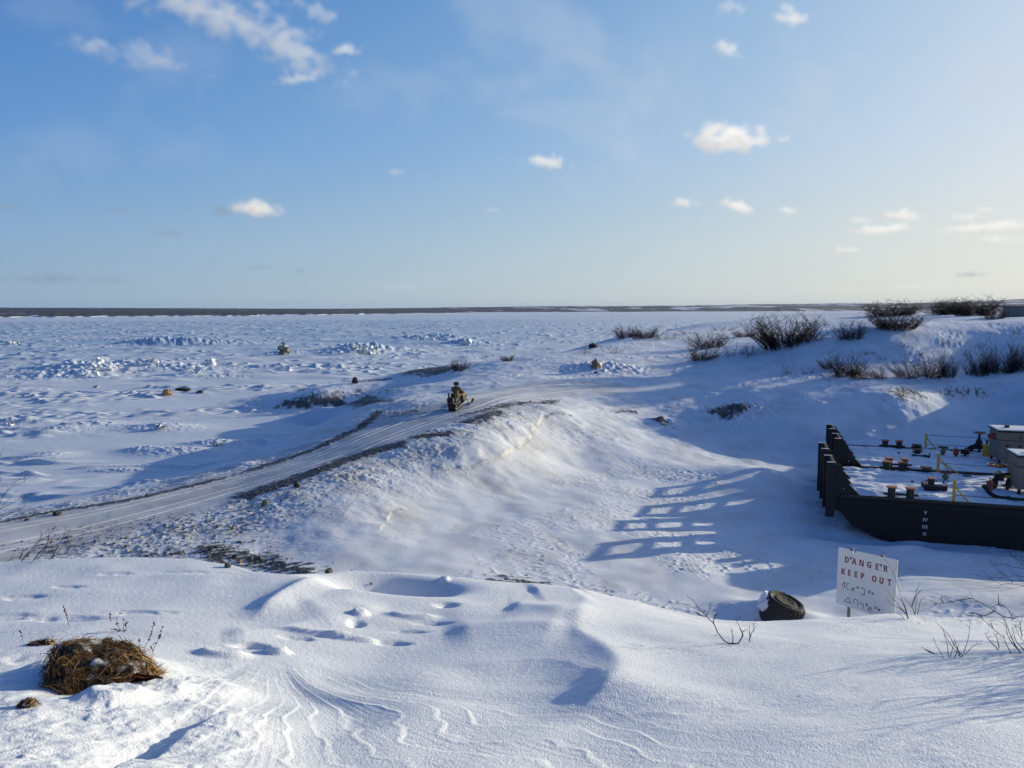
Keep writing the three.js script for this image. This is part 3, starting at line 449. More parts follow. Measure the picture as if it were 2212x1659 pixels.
function rockGeo(seed, sx, sy, sz, rough = 0.25, detail = 3) {
  const q = mergeVertices(new THREE.IcosahedronGeometry(1, detail).deleteAttribute('uv').deleteAttribute('normal')); const p = q.attributes.position, f = createNoise2D(rng(seed));
  const cuts = []; const R = rng(seed + 5); for (let i = 0; i < 9; i++) { const v = new THREE.Vector3(R() - 0.5, R() - 0.5, R() - 0.5).normalize(); cuts.push([v, 0.62 + 0.3 * R()]); }
  const v = new THREE.Vector3(); for (let i = 0; i < p.count; i++) { v.fromBufferAttribute(p, i); for (const [c, d] of cuts) { const e = v.dot(c) - d; if (e > 0) v.addScaledVector(c, -e * 0.85); } const k = 1 + rough * 0.4 * f(v.x * 2 + v.z, v.y * 2 - v.z) + rough * 0.2 * f(v.x * 6 - v.z * 3, v.y * 6 + v.z * 4); p.setXYZ(i, v.x * k * sx, v.y * k * sy, v.z * k * sz); }
  q.computeVertexNormals(); return toCreasedNormals(q, 0.5);
}
mat('steelBlack', [0.010, 0.0095, 0.010], 0.75); mat('steelDark', [0.03, 0.028, 0.028], 0.55, { metalness: 0.3 }); mat('rust', [0.16, 0.055, 0.03], 0.8); mat('redPaint', [0.30, 0.035, 0.035], 0.55); mat('rustRed', [0.36, 0.10, 0.055], 0.75);
mat('yellow', [0.62, 0.36, 0.03], 0.55); mat('wire', [0.06, 0.06, 0.065], 0.6); mat('beige', [0.19, 0.165, 0.125], 0.8); mat('greenPaint', [0.07, 0.16, 0.10], 0.6); mat('snowDeck', [0.79, 0.80, 0.82], 0.6, { bumpMap: grainTex, bumpScale: 0.01 });
mat('bark', [0.095, 0.068, 0.055], 0.9); mat('barkGrey', [0.13, 0.105, 0.09], 0.9); mat('barkDark', [0.080, 0.056, 0.044], 0.9); mat('twigDark', [0.035, 0.028, 0.026], 0.9);

// ---------------------------------------------------------------- the two barges
{
  const BL = 19, BW = 6.05, HD = 1.66, PITCHB = 0.012;
  const hullTex = (() => { const W = 512, H = 128, d = new Uint8Array(W * H * 4); for (let y = 0; y < H; y++) for (let x = 0; x < W; x++) { const r = Math.max(0, fbm(x / 30, y / 9, 4)) * sst(-0.2, 0.5, fbm(x / 90, y / 60, 2, n2b)), k = 0.9 + 0.25 * fbm(x / 14, y / 50, 3, n2c), seam = (x % 128 < 1 ? 0.7 : 1) * (Math.abs(y - 92) < 1 ? 1.5 : 1); const o = (y * W + x) * 4; d[o] = clamp((20 + 44 * r) * k * seam, 0, 255); d[o + 1] = clamp((19 + 17 * r) * k * seam, 0, 255); d[o + 2] = clamp((20 + 5 * r) * k * seam, 0, 255); d[o + 3] = 255; } const t = new THREE.DataTexture(d, W, H); t.colorSpace = THREE.SRGBColorSpace; t.wrapS = t.wrapT = THREE.RepeatWrapping; t.magFilter = THREE.LinearFilter; t.needsUpdate = true; return t; })();
  const hullMat = new THREE.MeshStandardMaterial({ map: hullTex, roughness: 0.8 });
  const place = (i, off, label) => { const cy = Math.cos(BARGE_YAW), sy = Math.sin(BARGE_YAW); const ax = [cy, -sy], ac = [-sy, -cy]; // along (to the right), across (away)
    const o = thing('barge', label, 'barge', [BARGE_AT[0] + ax[0] * off[0] + ac[0] * off[1], 0, BARGE_AT[1] + ax[1] * off[0] + ac[1] * off[1]], BARGE_YAW, 'barges frozen in side by side'); o.rotation.z = PITCHB; o.updateMatrixWorld(true); return o; };
  const b1 = place(0, [0, 0], 'black steel barge nearest the sign, white draught numerals on its side, snow on deck'), b2 = place(1, [0.85, BW + 0.14], 'black steel barge behind the nearer one, snow on deck and a yellow pump');
  // a picture position on the deck, in the barge's own axes (x along, z towards us, so across is -z)
  const inv = new Map([b1, b2].map(b => [b, b.matrixWorld.clone().invert()]));
  const onDeck = (b, zx, zy, h = HD + 0.1) => { const vx = (1950 + zx / 3.6867) * 0.8675, vy = (1000 + zy / 3.6867) * 0.8675; const d = dirOf(vx, vy), o = new THREE.Vector3(0, EYE, 0).applyMatrix4(inv.get(b)), e = new THREE.Vector3(...d).transformDirection(inv.get(b)); const t = (h - o.y) / e.y; return [o.x + e.x * t, h, o.z + e.z * t]; };
  for (const b of [b1, b2]) {
    // hull: a raked end, straight sides
    const prof = [[0.18, HD], [0.18, HD - 0.55], [0.7, HD - 1.15], [1.6, HD - 1.6], [2.6, HD - 1.85], [4, -0.6], [BL, -0.6], [BL, HD]];
    const hg = new THREE.ExtrudeGeometry(new THREE.Shape(prof.map(p => new THREE.Vector2(...p))), { depth: BW - 0.06, bevelEnabled: true, bevelSize: 0.03, bevelThickness: 0.03, bevelSegments: 2 }); hg.translate(0, 0, -BW + 0.03);
    const u = hg.attributes.uv; for (let i = 0; i < u.count; i++) u.setXY(i, u.getX(i) / 6, u.getY(i) / 2.4 + 0.1);
    const hull = part('hull', hg, hullMat, b);
    part('rubbing_strake', [box(BL - 0.4, 0.10, 0.06, BL / 2 + 0.2, HD - 0.12, 0.05, 0.02), box(BL - 2.6, 0.07, 0.05, BL / 2 + 1.2, HD - 0.5, 0.03, 0.02)], M.steelBlack, hull);
    part('deck_coaming', [box(BL - 0.4, 0.16, 0.04, BL / 2 + 0.2, HD + 0.06, -0.04), box(BL - 0.4, 0.16, 0.04, BL / 2 + 0.2, HD + 0.06, -BW + 0.05)], M.steelDark, b);
    // push knees
    const K = b === b1 ? 0 : 1;
    for (const z0 of [-0.12, -3.22]) {
      const w = 1.5, kh = 1.45;
      const knee = new THREE.Group(); knee.name = 'push_knee'; b.add(knee);
      for (const dz of [0, -w]) part('upright', box(0.36, kh + 0.9, 0.10, -0.18, HD + kh - (kh + 0.9) / 2, z0 + dz, 0.015), M.steelBlack, knee);
      for (const hy of [kh - 0.06, kh * 0.64, kh * 0.26]) part('rung', box(0.12, 0.16, w - 0.1, -0.08, HD + hy, z0 - w / 2, 0.012), M.steelBlack, knee);
      for (const dz of [0, -w]) { const s = new THREE.Shape([[0.002, HD - 0.01], [1.08, HD - 0.01], [0.48, HD + 0.62], [0.14, HD + kh - 0.1], [0.002, HD + kh - 0.05]].map(p => new THREE.Vector2(...p))); const hole = new THREE.Path(); if (dz === 0 && K && z0 < -1) hole.absarc(0.36, HD + 0.40, 0.09, 0, 6.283); else hole.absarc(0.34, HD + 0.36, 0.035, 0, 6.283); s.holes.push(hole); const g = new THREE.ExtrudeGeometry(s, { depth: 0.03, bevelEnabled: false, curveSegments: 10 }); g.translate(0, 0, z0 + dz - 0.015); part('gusset', g, M.steelBlack, knee); }
      for (const dz of [0, -w]) part('snow_cap', box(0.33, 0.02, 0.09, -0.18, HD + kh + 0.012, z0 + dz, 0.008), M.snowDeck, knee);
    }
    part('end_plate', [box(0.16, 0.62, BW - 0.3, 0.10, HD - 0.3, -BW / 2, 0.02)], M.steelBlack, b);
    // snow on the deck: wind-laid, thinner at the edges
    const nx = 150, nz = 56, P = [], ix = [], uv = [];
    for (let j = 0; j <= nz; j++) for (let i = 0; i <= nx; i++) { const x = lerp(0.24, BL - 0.15, i / nx), z = -lerp(0.07, BW - 0.08, j / nz), e = Math.min(1, Math.min(x - 0.2, -z, z + BW) * 2.2); const y = HD + 0.015 + 0.10 * e + (0.05 * n2((x + z * 0.3) / 2.2 + K * 9, z / 0.7) + 0.05 * Math.max(0, n2b(x / 1.4 + K * 7, z / 0.42)) + 0.025 * n2c(x / 0.5, z / 0.3)) * e + 0.14 * e * bump(x, z, 1.5, -1.5, 1.6, 0.7) + 0.14 * e * bump(x, z, 1.7, -4.6, 1.6, 0.8); P.push(x, y, z); uv.push(x, z); }
    for (let j = 0; j < nz; j++) for (let i = 0; i < nx; i++) { const a = j * (nx + 1) + i, c = a + nx + 1; ix.push(a, a + 1, c, a + 1, c + 1, c); }
    const g = new THREE.BufferGeometry(); g.setAttribute('position', new THREE.Float32BufferAttribute(P, 3)); g.setAttribute('uv', new THREE.Float32BufferAttribute(uv, 2)); g.setIndex(ix); g.computeVertexNormals(); part('deck_snow', g, M.snowDeck, b);
  }
  // mooring bitts: two posts and a cross bar
  const bitts = (b, zx0, zx1, zy, h = 0.50) => { const p = onDeck(b, zx0, zy, HD + 0.05), q = onDeck(b, zx1, zy + 2, HD + 0.05); const z = clamp((p[2] + q[2]) / 2, -BW + 0.3, -0.28); const xm = (p[0] + q[0]) / 2, w = Math.min(1.0, Math.abs(q[0] - p[0])); const g = new THREE.Group(); g.name = 'mooring_bitts'; g.position.set(xm, HD, z); b.add(g);
    for (const s of [-w / 2, w / 2]) { part('bollard', [cyl(0.15, 0.15, h, s, h / 2, 0, 16)], M.steelDark, g); part('bollard_cap', cyl(0.21, 0.21, 0.05, s, h + 0.02, 0, 16), M.rustRed, g); }
    part('cross_bar', [cyl(0.05, 0.05, w + 0.6, 0, h * 0.45, 0, 8, 'x'), box(w + 0.5, 0.05, 0.3, 0, 0.02, 0)], M.steelDark, g); };
  bitts(b1, 1022, 1190, 925); bitts(b1, 945, 1085, 632); bitts(b2, 975, 1112, 608); bitts(b2, 908, 1030, 402);
  // small capped tank vents
  const vent = (b, zx, zy, cap = M.rustRed, r = 0.2) => { const p = onDeck(b, zx, zy); const g = new THREE.Group(); g.name = 'tank_vent'; g.position.set(p[0], HD, clamp(p[2], -BW + 0.2, -0.2)); b.add(g); part('body', [cyl(r * 0.7, r * 0.8, 0.30, 0, 0.15, 0, 12), box(r * 2.6, 0.06, 0.1, 0, 0.2, 0)], M.steelDark, g); part('cap', [cyl(r, r, 0.05, 0, 0.33, 0, 14), box(0.05, 0.07, r * 2.3, r * 0.95, 0.32, 0), box(0.05, 0.07, r * 2.3, -r * 0.95, 0.32, 0)], cap, g); };
  vent(b1, 1312, 648); vent(b2, 1200, 412, M.rust); vent(b2, 1232, 478, M.rust, 0.18);
  // hand wheel valves on stems
  const wheel = (b, zx, zy, h = 0.5, r = 0.24, m = M.rust) => { const p = onDeck(b, zx, zy); const g = new THREE.Group(); g.name = 'hand_wheel_valve'; g.position.set(p[0], HD, clamp(p[2], -BW + 0.2, -0.2)); b.add(g); part('stem', [cyl(0.10, 0.07, h * 0.7, 0, h * 0.35, 0, 10), cyl(0.16, 0.12, 0.12, 0, h * 0.6, 0, 12)], M.greenPaint, g); const t = new THREE.TorusGeometry(r, 0.03, 6, 18); t.rotateX(Math.PI / 2); t.translate(0, h, 0); part('wheel', [bare(t), box(r * 2, 0.025, 0.035, 0, h, 0), box(0.035, 0.025, r * 2, 0, h, 0), cyl(0.05, 0.04, 0.12, 0, h - 0.04, 0, 8)], m, g); };
  wheel(b1, 1490, 722, 0.46); wheel(b2, 1465, 488, 0.5); wheel(b1, 1950, 780, 1.05, 0.36, M.rust); wheel(b1, 1985, 720, 0.75, 0.3, M.steelDark);
  // red and dark vent pots
  const pot = (b, zx, zy, h, r, m) => { const p = onDeck(b, zx, zy); const g = new THREE.Group(); g.name = 'vent_pot'; g.position.set(p[0], HD, clamp(p[2], -BW + 0.2, -0.2)); b.add(g); part('pipe', [cyl(0.06, 0.06, 0.3, 0, 0.15, 0, 10)], M.steelDark, g); part('pot', [cyl(r, r, h, 0, 0.25 + h / 2, 0, 16), cyl(r * 1.1, r * 1.1, 0.04, 0, 0.27, 0, 16), cyl(0.025, 0.025, h * 0.5, 0, 0.25 + h * 1.2, 0, 6)], m, g); };
  pot(b1, 1893, 842, 0.36, 0.13, M.redPaint); pot(b2, 1585, 512, 0.3, 0.13, M.redPaint); pot(b2, 1668, 505, 0.22, 0.2, M.steelBlack);
  // open hatch box with a valve on it
  { const p = onDeck(b1, 1402, 828); const g = new THREE.Group(); g.name = 'hatch'; g.position.set(p[0], HD, p[2]); b1.add(g); part('coaming', [box(0.85, 0.36, 0.05, 0, 0.18, 0), box(0.85, 0.36, 0.05, 0, 0.18, -0.7), box(0.05, 0.36, 0.65, -0.4, 0.18, -0.35), box(0.05, 0.36, 0.65, 0.4, 0.18, -0.35)], M.steelBlack, g); part('lid', box(0.8, 0.03, 0.62, 0, 0.34, -0.35), M.steelDark, g); part('snow_cap', [box(0.4, 0.05, 0.4, 0.15, 0.375, -0.35, 0.02)], M.snowDeck, g); part('vent', [cyl(0.12, 0.15, 0.24, -0.12, 0.48, -0.3, 12), box(0.46, 0.05, 0.07, -0.12, 0.5, -0.3), box(0.05, 0.14, 0.05, 0.34, 0.45, -0.35)], M.steelDark, g); part('vent_cap', cyl(0.17, 0.17, 0.04, -0.12, 0.61, -0.3, 12), M.rustRed, g); for (const [lx, lz] of [[-0.46, -0.2], [0.46, -0.5]]) part('dog', box(0.12, 0.06, 0.08, lx, 0.3, lz), M.rust, g); }
  { const p = onDeck(b1, 1186, 748); part('cleat', [box(0.1, 0.14, 0.1, p[0], HD + 0.13, p[2], 0.02)], M.steelBlack, b1); const q = onDeck(b2, 1265, 510); part('flange_bar', [box(0.85, 0.09, 0.16, q[0], HD + 0.16, q[2], 0.02), cyl(0.1, 0.1, 0.14, q[0] - 0.3, HD + 0.16, q[2], 10), cyl(0.1, 0.1, 0.14, q[0] + 0.2, HD + 0.16, q[2], 10), box(0.05, 0.25, 0.05, q[0] + 0.4, HD + 0.2, q[2])], M.steelBlack, b2); const d = onDeck(b1, 1690, 690); part('debris', [rockGeo(8, 0.22, 0.05, 0.12, 0.5, 1).translate(d[0], HD + 0.16, d[2])], M.greenPaint, b1); const e = onDeck(b2, 1062, 478); part('cleat', box(0.08, 0.1, 0.08, e[0], HD + 0.14, e[2], 0.02), M.steelBlack, b2); }
  // yellow posts with a brace, and the wire ropes they carry
  const post = (b, zx, zy, h, wires, brace2) => { const p = onDeck(b, zx, zy, HD + 0.04); p[2] = clamp(p[2], -BW + 0.12, -0.12); const g = new THREE.Group(); g.name = 'railing_post'; g.position.set(p[0], HD, p[2]); b.add(g); part('post', [box(0.10, h, 0.09, 0, h / 2, 0, 0.012), box(0.13, 0.04, 0.12, 0, h + 0.02, 0, 0.01)], M.yellow, g); part('brace', rod([0.04, h * 0.78, 0], [0.62, 0.0, 0], 0.035, 6), M.yellow, g); if (brace2) part('brace', rod([0.05, h * 0.7, 0.1], [0.95, 0.02, 0.55], 0.03, 6), M.yellow, g);
    for (const w of wires) { const pts = []; for (let k = 0; k <= 8; k++) { const t = k / 8; pts.push([t * (BL - p[0] - 0.3), h * w - 0.16 * t * (1 - t) * 4 * 0.5, 0]); } part('wire_rope', pipe(pts, 0.013, 5, 16), M.wire, g); } };
  post(b1, 1592, 962, 0.92, [0.96, 0.42], false); post(b1, 1418, 656, 0.98, [0.55], true); post(b2, 1296, 436, 0.92, [0.97, 0.42], false);
  // big gate valve on a bent pipe, far barge
  { const p = onDeck(b2, 1790, 470), g = new THREE.Group(); g.name = 'gate_valve'; g.position.set(p[0], HD, p[2]); b2.add(g); part('pipe', [pipe([[-0.45, 0, 0], [-0.45, 0.25, 0], [-0.2, 0.42, 0], [0.3, 0.42, 0], [0.8, 0.4, 0]], 0.14, 12), cyl(0.2, 0.2, 0.06, -0.45, 0.1, 0, 14), cyl(0.06, 0.06, 0.3, 0.05, 0.15, 0, 8)], M.steelBlack, g); part('bonnet', [cyl(0.24, 0.14, 0.34, 0.02, 0.6, 0, 14), cyl(0.07, 0.05, 0.5, 0.02, 0.95, 0, 10), cyl(0.12, 0.12, 0.05, 0.02, 0.82, 0, 12)], M.steelBlack, g); const t = new THREE.TorusGeometry(0.27, 0.03, 6, 18); t.rotateX(Math.PI / 2); t.translate(0.02, 1.2, 0); part('wheel', [bare(t), box(0.54, 0.03, 0.04, 0.02, 1.2, 0), box(0.04, 0.03, 0.54, 0.02, 1.2, 0)], M.rustRed, g);
    const y = onDeck(b2, 1875, 505), h = new THREE.Group(); h.name = 'pump_body'; h.position.set(y[0], HD, y[2]); b2.add(h); part('casing', [cyl(0.24, 0.22, 0.75, 0, 0.38, 0, 16), cyl(0.2, 0.2, 0.42, 0.2, 0.55, 0, 14, 'x'), cyl(0.27, 0.27, 0.05, 0, 0.72, 0, 16)], M.yellow, h); part('top_flange', [cyl(0.05, 0.05, 0.25, -0.05, 0.88, 0, 8), box(0.3, 0.03, 0.05, -0.05, 0.98, 0)], M.steelDark, h); }
  // engine housings
  const house = (b, zx, zy, w, h, d, kind) => { const p = onDeck(b, zx, zy, HD + 0.2), g = new THREE.Group(); g.name = 'engine_housing'; g.position.set(p[0], HD, p[2]); b.add(g); part('cabinet', [box(w, h * 0.68, d, w / 2, 0.35 + h * 0.34, -d / 2, 0.02)], M.beige, g); part('upper_panel', [box(w, h * 0.28, d, w / 2, 0.37 + h * 0.82, -d / 2, 0.02)], M.beige, g); for (const [lx, lz] of [[0.12, -0.1], [w - 0.1, -0.1], [0.12, -d + 0.1], [w - 0.1, -d + 0.1]]) part('leg', box(0.1, 0.4, 0.1, lx, 0.16, lz), M.steelDark, g); part('roof', box(w + 0.14, 0.05, d + 0.14, w / 2, 0.4 + h * 0.98, -d / 2, 0.015), M.steelDark, g); part('roof_snow', box(w + 0.1, 0.06, d + 0.1, w / 2, 0.455 + h * 0.98, -d / 2, 0.025), M.snowDeck, g);
    for (const s of [0.18, 0.42]) part('porthole', cyl(0.06, 0.06, 0.02, w * s, 0.35 + h * 0.5, 0.012, 12, 'z'), M.steelBlack, g);
    part('door', box(w * 0.34, h * 0.6, 0.02, w * 0.82, 0.36 + h * 0.33, 0.012), M.steelBlack, g); part('handle', box(0.06, 0.12, 0.05, w * 0.42, 0.36 + h * 0.8, 0.02), M.steelDark, g); part('exhaust_cap', [cyl(0.14, 0.11, 0.1, w * 0.25, 0.53 + h, -d * 0.5, 12)], M.steelDark, g); if (kind) part('horn', [cyl(0.17, 0.1, 0.3, -0.15, 0.3 + h * 0.8, -d * 0.4, 12, 'x')], M.redPaint, g); };
  house(b2, 1965, 560, 2.2, 1.42, 1.5, true); house(b1, 2142, 835, 2.4, 1.36, 1.3, false);
  // pipes and valves round the near housing
  { const p = onDeck(b1, 1960, 800), g = new THREE.Group(); g.name = 'pipe_manifold'; g.position.set(p[0], HD, p[2]); b1.add(g); part('pipe', [pipe([[-0.1, 0, 0.2], [-0.15, 0.45, 0.15], [0.1, 0.7, 0], [0.9, 0.72, -0.1]], 0.09, 10), pipe([[0.35, 0, 0.2], [0.35, 0.4, 0.1], [0.5, 0.62, 0], [0.9, 0.62, 0.1]], 0.07, 10)], M.steelBlack, g); part('valve', [cyl(0.15, 0.15, 0.16, -0.14, 0.4, 0.14, 12), cyl(0.17, 0.17, 0.06, 0.35, 0.3, 0.12, 12), box(0.22, 0.3, 0.2, 0.12, 0.62, 0)], M.steelDark, g); part('cross_pipe', cyl(0.075, 0.075, 1.0, 0.65, 0.66, 0.02, 10, 'x'), M.yellow, g); part('gauge', cyl(0.05, 0.05, 0.03, 0.12, 0.34, 0.24, 12, 'z'), mat('brightMetal', [0.75, 0.74, 0.72], 0.25, { metalness: 0.9 }), g); }
  { const p = onDeck(b1, 1945, 900), g = new THREE.Group(); g.name = 'hose_pipe'; g.position.set(p[0], HD, p[2]); b1.add(g); part('pipe', [pipe([[-0.3, 0.55, -0.5], [-0.12, 0.3, -0.2], [0.1, 0.2, 0], [0.9, 0.16, 0.03], [2.6, 0.16, 0]], 0.085, 10), cyl(0.13, 0.13, 0.08, 0.45, 0.17, 0.02, 12, 'x')], M.steelBlack, g); }
  // draught numerals, painted on the near side
  { const W = 64, H = 256, c = document.createElement('canvas'); c.width = W; c.height = H; const x = c.getContext('2d'); x.clearRect(0, 0, W, H); x.fillStyle = '#c8c8c8'; x.font = 'bold 40px sans-serif'; x.textAlign = 'center'; ['V', 'IV', 'III', 'II'].forEach((t, i) => x.fillText(t, 32, 44 + i * 62)); const tex = new THREE.CanvasTexture(c); tex.colorSpace = THREE.SRGBColorSpace; const p = onDeck(b1, 1318, 940, HD); const g = new THREE.PlaneGeometry(0.3, 1.22); part('draught_marks', g.translate(p[0], HD - 0.86, 0.006), new THREE.MeshStandardMaterial({ map: tex, alphaTest: 0.5, roughness: 0.7 }), b1, 'white roman numerals V, IV, III, II painted on the black hull'); }
}

// ---------------------------------------------------------------- the sign
{
  const W = 1.05, H = 1.12, c = document.createElement('canvas'); c.width = c.height = 1024; const x = c.getContext('2d');
  x.fillStyle = '#dfdfdc'; x.fillRect(0, 0, 1024, 1024); const R = rng(5);
  for (let i = 0; i < 500; i++) { x.fillStyle = `rgba(${150 + R() * 60},${145 + R() * 60},${135 + R() * 55},${R() * 0.10})`; x.fillRect(R() * 1024, R() * 1024, 4 + R() * 60, 2 + R() * 26); }
  for (let i = 0; i < 90; i++) { x.fillStyle = `rgba(90,80,70,${R() * 0.3})`; x.fillRect(R() * 1024, R() * 1024, 1 + R() * 4, 1 + R() * 4); }
  const letter = (ch, u, v, h = 108) => { x.save(); x.translate(u * 1024, v * 1024); x.scale(0.80, 1); x.font = `bold ${h * 1.38}px sans-serif`; x.textAlign = 'center'; x.textBaseline = 'top'; x.fillStyle = '#7d1c28'; x.fillText(ch, 0, -h * 0.22); x.strokeStyle = '#7d1c28'; x.lineWidth = 6; x.strokeText(ch, 0, -h * 0.22); x.restore(); x.fillStyle = '#dfdfdc'; if ('DGOAREP'.includes(ch)) x.fillRect(u * 1024 - 3, v * 1024 - 8, 5, 130); if ('KNUT'.includes(ch)) x.fillRect(u * 1024 - 50, v * 1024 + 50, 100, 4); };
  [['D', 0.155], ['A', 0.285], ['N', 0.41], ['G', 0.54], ['E', 0.67], ['R', 0.81]].forEach(([q, u]) => letter(q, u, 0.125)); [['K', 0.10], ['E', 0.21], ['E', 0.325], ['P', 0.435], ['O', 0.635], ['U', 0.755], ['T', 0.885]].forEach(([q, u]) => letter(q, u, 0.345));
  x.fillStyle = '#3a2530'; for (const [u, v] of [[0.212, 0.225], [0.745, 0.185], [0.74, 0.235]]) { x.beginPath(); x.arc(u * 1024, v * 1024, 7, 0, 7); x.fill(); }
  x.strokeStyle = '#26262f'; x.lineWidth = 11; x.lineCap = 'round'; x.lineJoin = 'round';
  const st = (...pts) => { x.beginPath(); pts.forEach(([u, v], i) => i ? x.lineTo(u * 1024, v * 1024) : x.moveTo(u * 1024, v * 1024)); x.stroke(); };
  const arc = (u, v, r, a, b, ry = r) => { x.beginPath(); x.ellipse(u * 1024, v * 1024, r * 1024, ry * 1024, 0, a, b); x.stroke(); };
  const s5 = (u, v, k) => st([u + k, v - k], [u - k * 0.5, v - k], [u - k * 0.7, v], [u + k * 0.6, v + k * 0.1], [u + k * 0.6, v + k], [u - k, v + k]);
  const b6 = (u, v, k) => { st([u - k, v - k * 1.4], [u - k, v + k]); arc(u, v + k * 0.5, k * 0.9, 0, 6.3); };
  st([0.14, 0.585], [0.09, 0.645], [0.14, 0.685], [0.14, 0.585]); st([0.225, 0.60], [0.18, 0.60], [0.175, 0.66], [0.185, 0.70], [0.225, 0.705]); st([0.265, 0.685], [0.31, 0.672], [0.305, 0.655], [0.275, 0.655], [0.262, 0.69], [0.285, 0.71], [0.315, 0.705]);
  s5(0.365, 0.625, 0.016); st([0.42, 0.62], [0.47, 0.615], [0.49, 0.655], [0.485, 0.72], [0.425, 0.735]); s5(0.565, 0.65, 0.016); b6(0.625, 0.66, 0.014);
  st([0.21, 0.84], [0.15, 0.925], [0.26, 0.935], [0.21, 0.84]); arc(0.345, 0.89, 0.036, Math.PI, 2 * Math.PI, 0.05); st([0.309, 0.89], [0.309, 0.925]); st([0.381, 0.89], [0.385, 0.945]); st([0.425, 0.865], [0.435, 0.90], [0.475, 0.89], [0.48, 0.97]); s5(0.535, 0.885, 0.02); st([0.565, 0.955], [0.625, 0.94], [0.61, 0.915], [0.575, 0.92], [0.56, 0.965], [0.59, 0.985], [0.63, 0.985]); s5(0.685, 0.895, 0.016); b6(0.745, 0.91, 0.015); x.fillStyle = '#3a3a48'; x.beginPath(); x.arc(0.748 * 1024, 0.918 * 1024, 15, 0, 7); x.fill();
  const tex = new THREE.CanvasTexture(c); tex.colorSpace = THREE.SRGBColorSpace; tex.anisotropy = 8;
  const p0 = atDepth(1812, 1182, 13.4), p1 = atDepth(1943, 1212, 12.66), yaw = Math.atan2(-(p1[2] - p0[2]), p1[0] - p0[0]);
  const sg = thing('warning_sign', 'white plywood sign lettered DANGER KEEP OUT in red, on metal posts behind the snow crest', 'sign', [p0[0], p0[1], p0[2]], yaw);
  // the board, chipped at its upper edge; origin at its upper left corner
  const shape = new THREE.Shape([[0.012, 0], [0.185 * W, 0.0], [0.20 * W, -0.012], [0.255 * W, -0.014], [0.272 * W, -0.075], [0.30 * W, -0.012], [0.33 * W, 0], [W - 0.012, 0], [W, -0.012], [W, -1.18], [0, -H], [0, -0.012]].map(q => new THREE.Vector2(...q)));
  const g = new THREE.ExtrudeGeometry(shape, { depth: 0.016, bevelEnabled: false }); const u = g.attributes.uv, P = g.attributes.position; for (let i = 0; i < u.count; i++) u.setXY(i, P.getX(i) / W, 1 + P.getY(i) / H);
  const pm = new THREE.MeshStandardMaterial({ map: tex, roughness: 0.6 }); part('board', g, pm, sg, 'white board with red stencilled words and dark hand-painted syllabic characters');
  for (const s of [0.225, 0.735]) { part('post', box(0.055, 2.0, 0.045, s * W, -0.97, -0.028, 0.006), mat('galvanised' + s, [0.14, 0.15, 0.16], 0.5, { metalness: 0.4 }), sg); part('bolt', [cyl(0.018, 0.018, 0.02, s * W, -0.16, 0.022, 8, 'z')], M.steelDark, sg); }
}

// ---------------------------------------------------------------- half buried tyre
{
  const p = hit(1680, 1340, (x, z) => ground(x, z)), t = thing('tyre', 'large worn black tyre half buried in a drift, left of the warning sign', 'tyre', [p[0], p[1] - 0.40, p[2] - 0.25], -0.25); t.rotation.set(0.05, -0.25, -0.30);
  const R = 0.56, h = 1.02, prof = []; for (const [r, y] of [[0.01, h - 0.07], [0.16, h - 0.07], [0.22, h - 0.05], [0.27, h - 0.03], [0.31, h - 0.045], [0.345, h - 0.095], [0.385, h - 0.06], [0.47, h - 0.01], [0.51, h - 0.02], [0.535, h - 0.07], [R, h - 0.14], [R + 0.01, 0.5], [R, 0.1], [0.48, 0], [0.01, 0]]) prof.unshift(new THREE.Vector2(r, y));
  const rub = mat('rubber', [0.030, 0.028, 0.025], 0.85); const lg = new THREE.LatheGeometry(prof, 56); const lp = lg.attributes.position; for (let i = 0; i < lp.count; i++) { const a = Math.atan2(lp.getZ(i), lp.getX(i)), y = lp.getY(i), k = 1 + 0.02 * n2(Math.cos(a) * 3 + y * 2, Math.sin(a) * 3) + 0.012 * n2b(a * 6, y * 6); lp.setXYZ(i, lp.getX(i) * k, y + 0.012 * n2c(lp.getX(i) * 7, lp.getZ(i) * 7), lp.getZ(i) * k); } lg.computeVertexNormals(); part('casing', lg, rub, t);
  for (let i = 0; i < 26; i++) { const a = i / 26 * 6.283; const q = new RoundedBoxGeometry(0.04, 0.20, 0.07, 1, 0.012); q.rotateX(-0.3); q.translate(R + 0.004, h - 0.2, 0); q.rotateY(a); part('tread_lug', q, rub, t); }
  part('snow_cap', [bare(rockGeo(3, 0.22, 0.30, 0.46, 0.3, 3).translate(-0.50, h - 0.34, -0.05))], M.snowDeck, t);
}

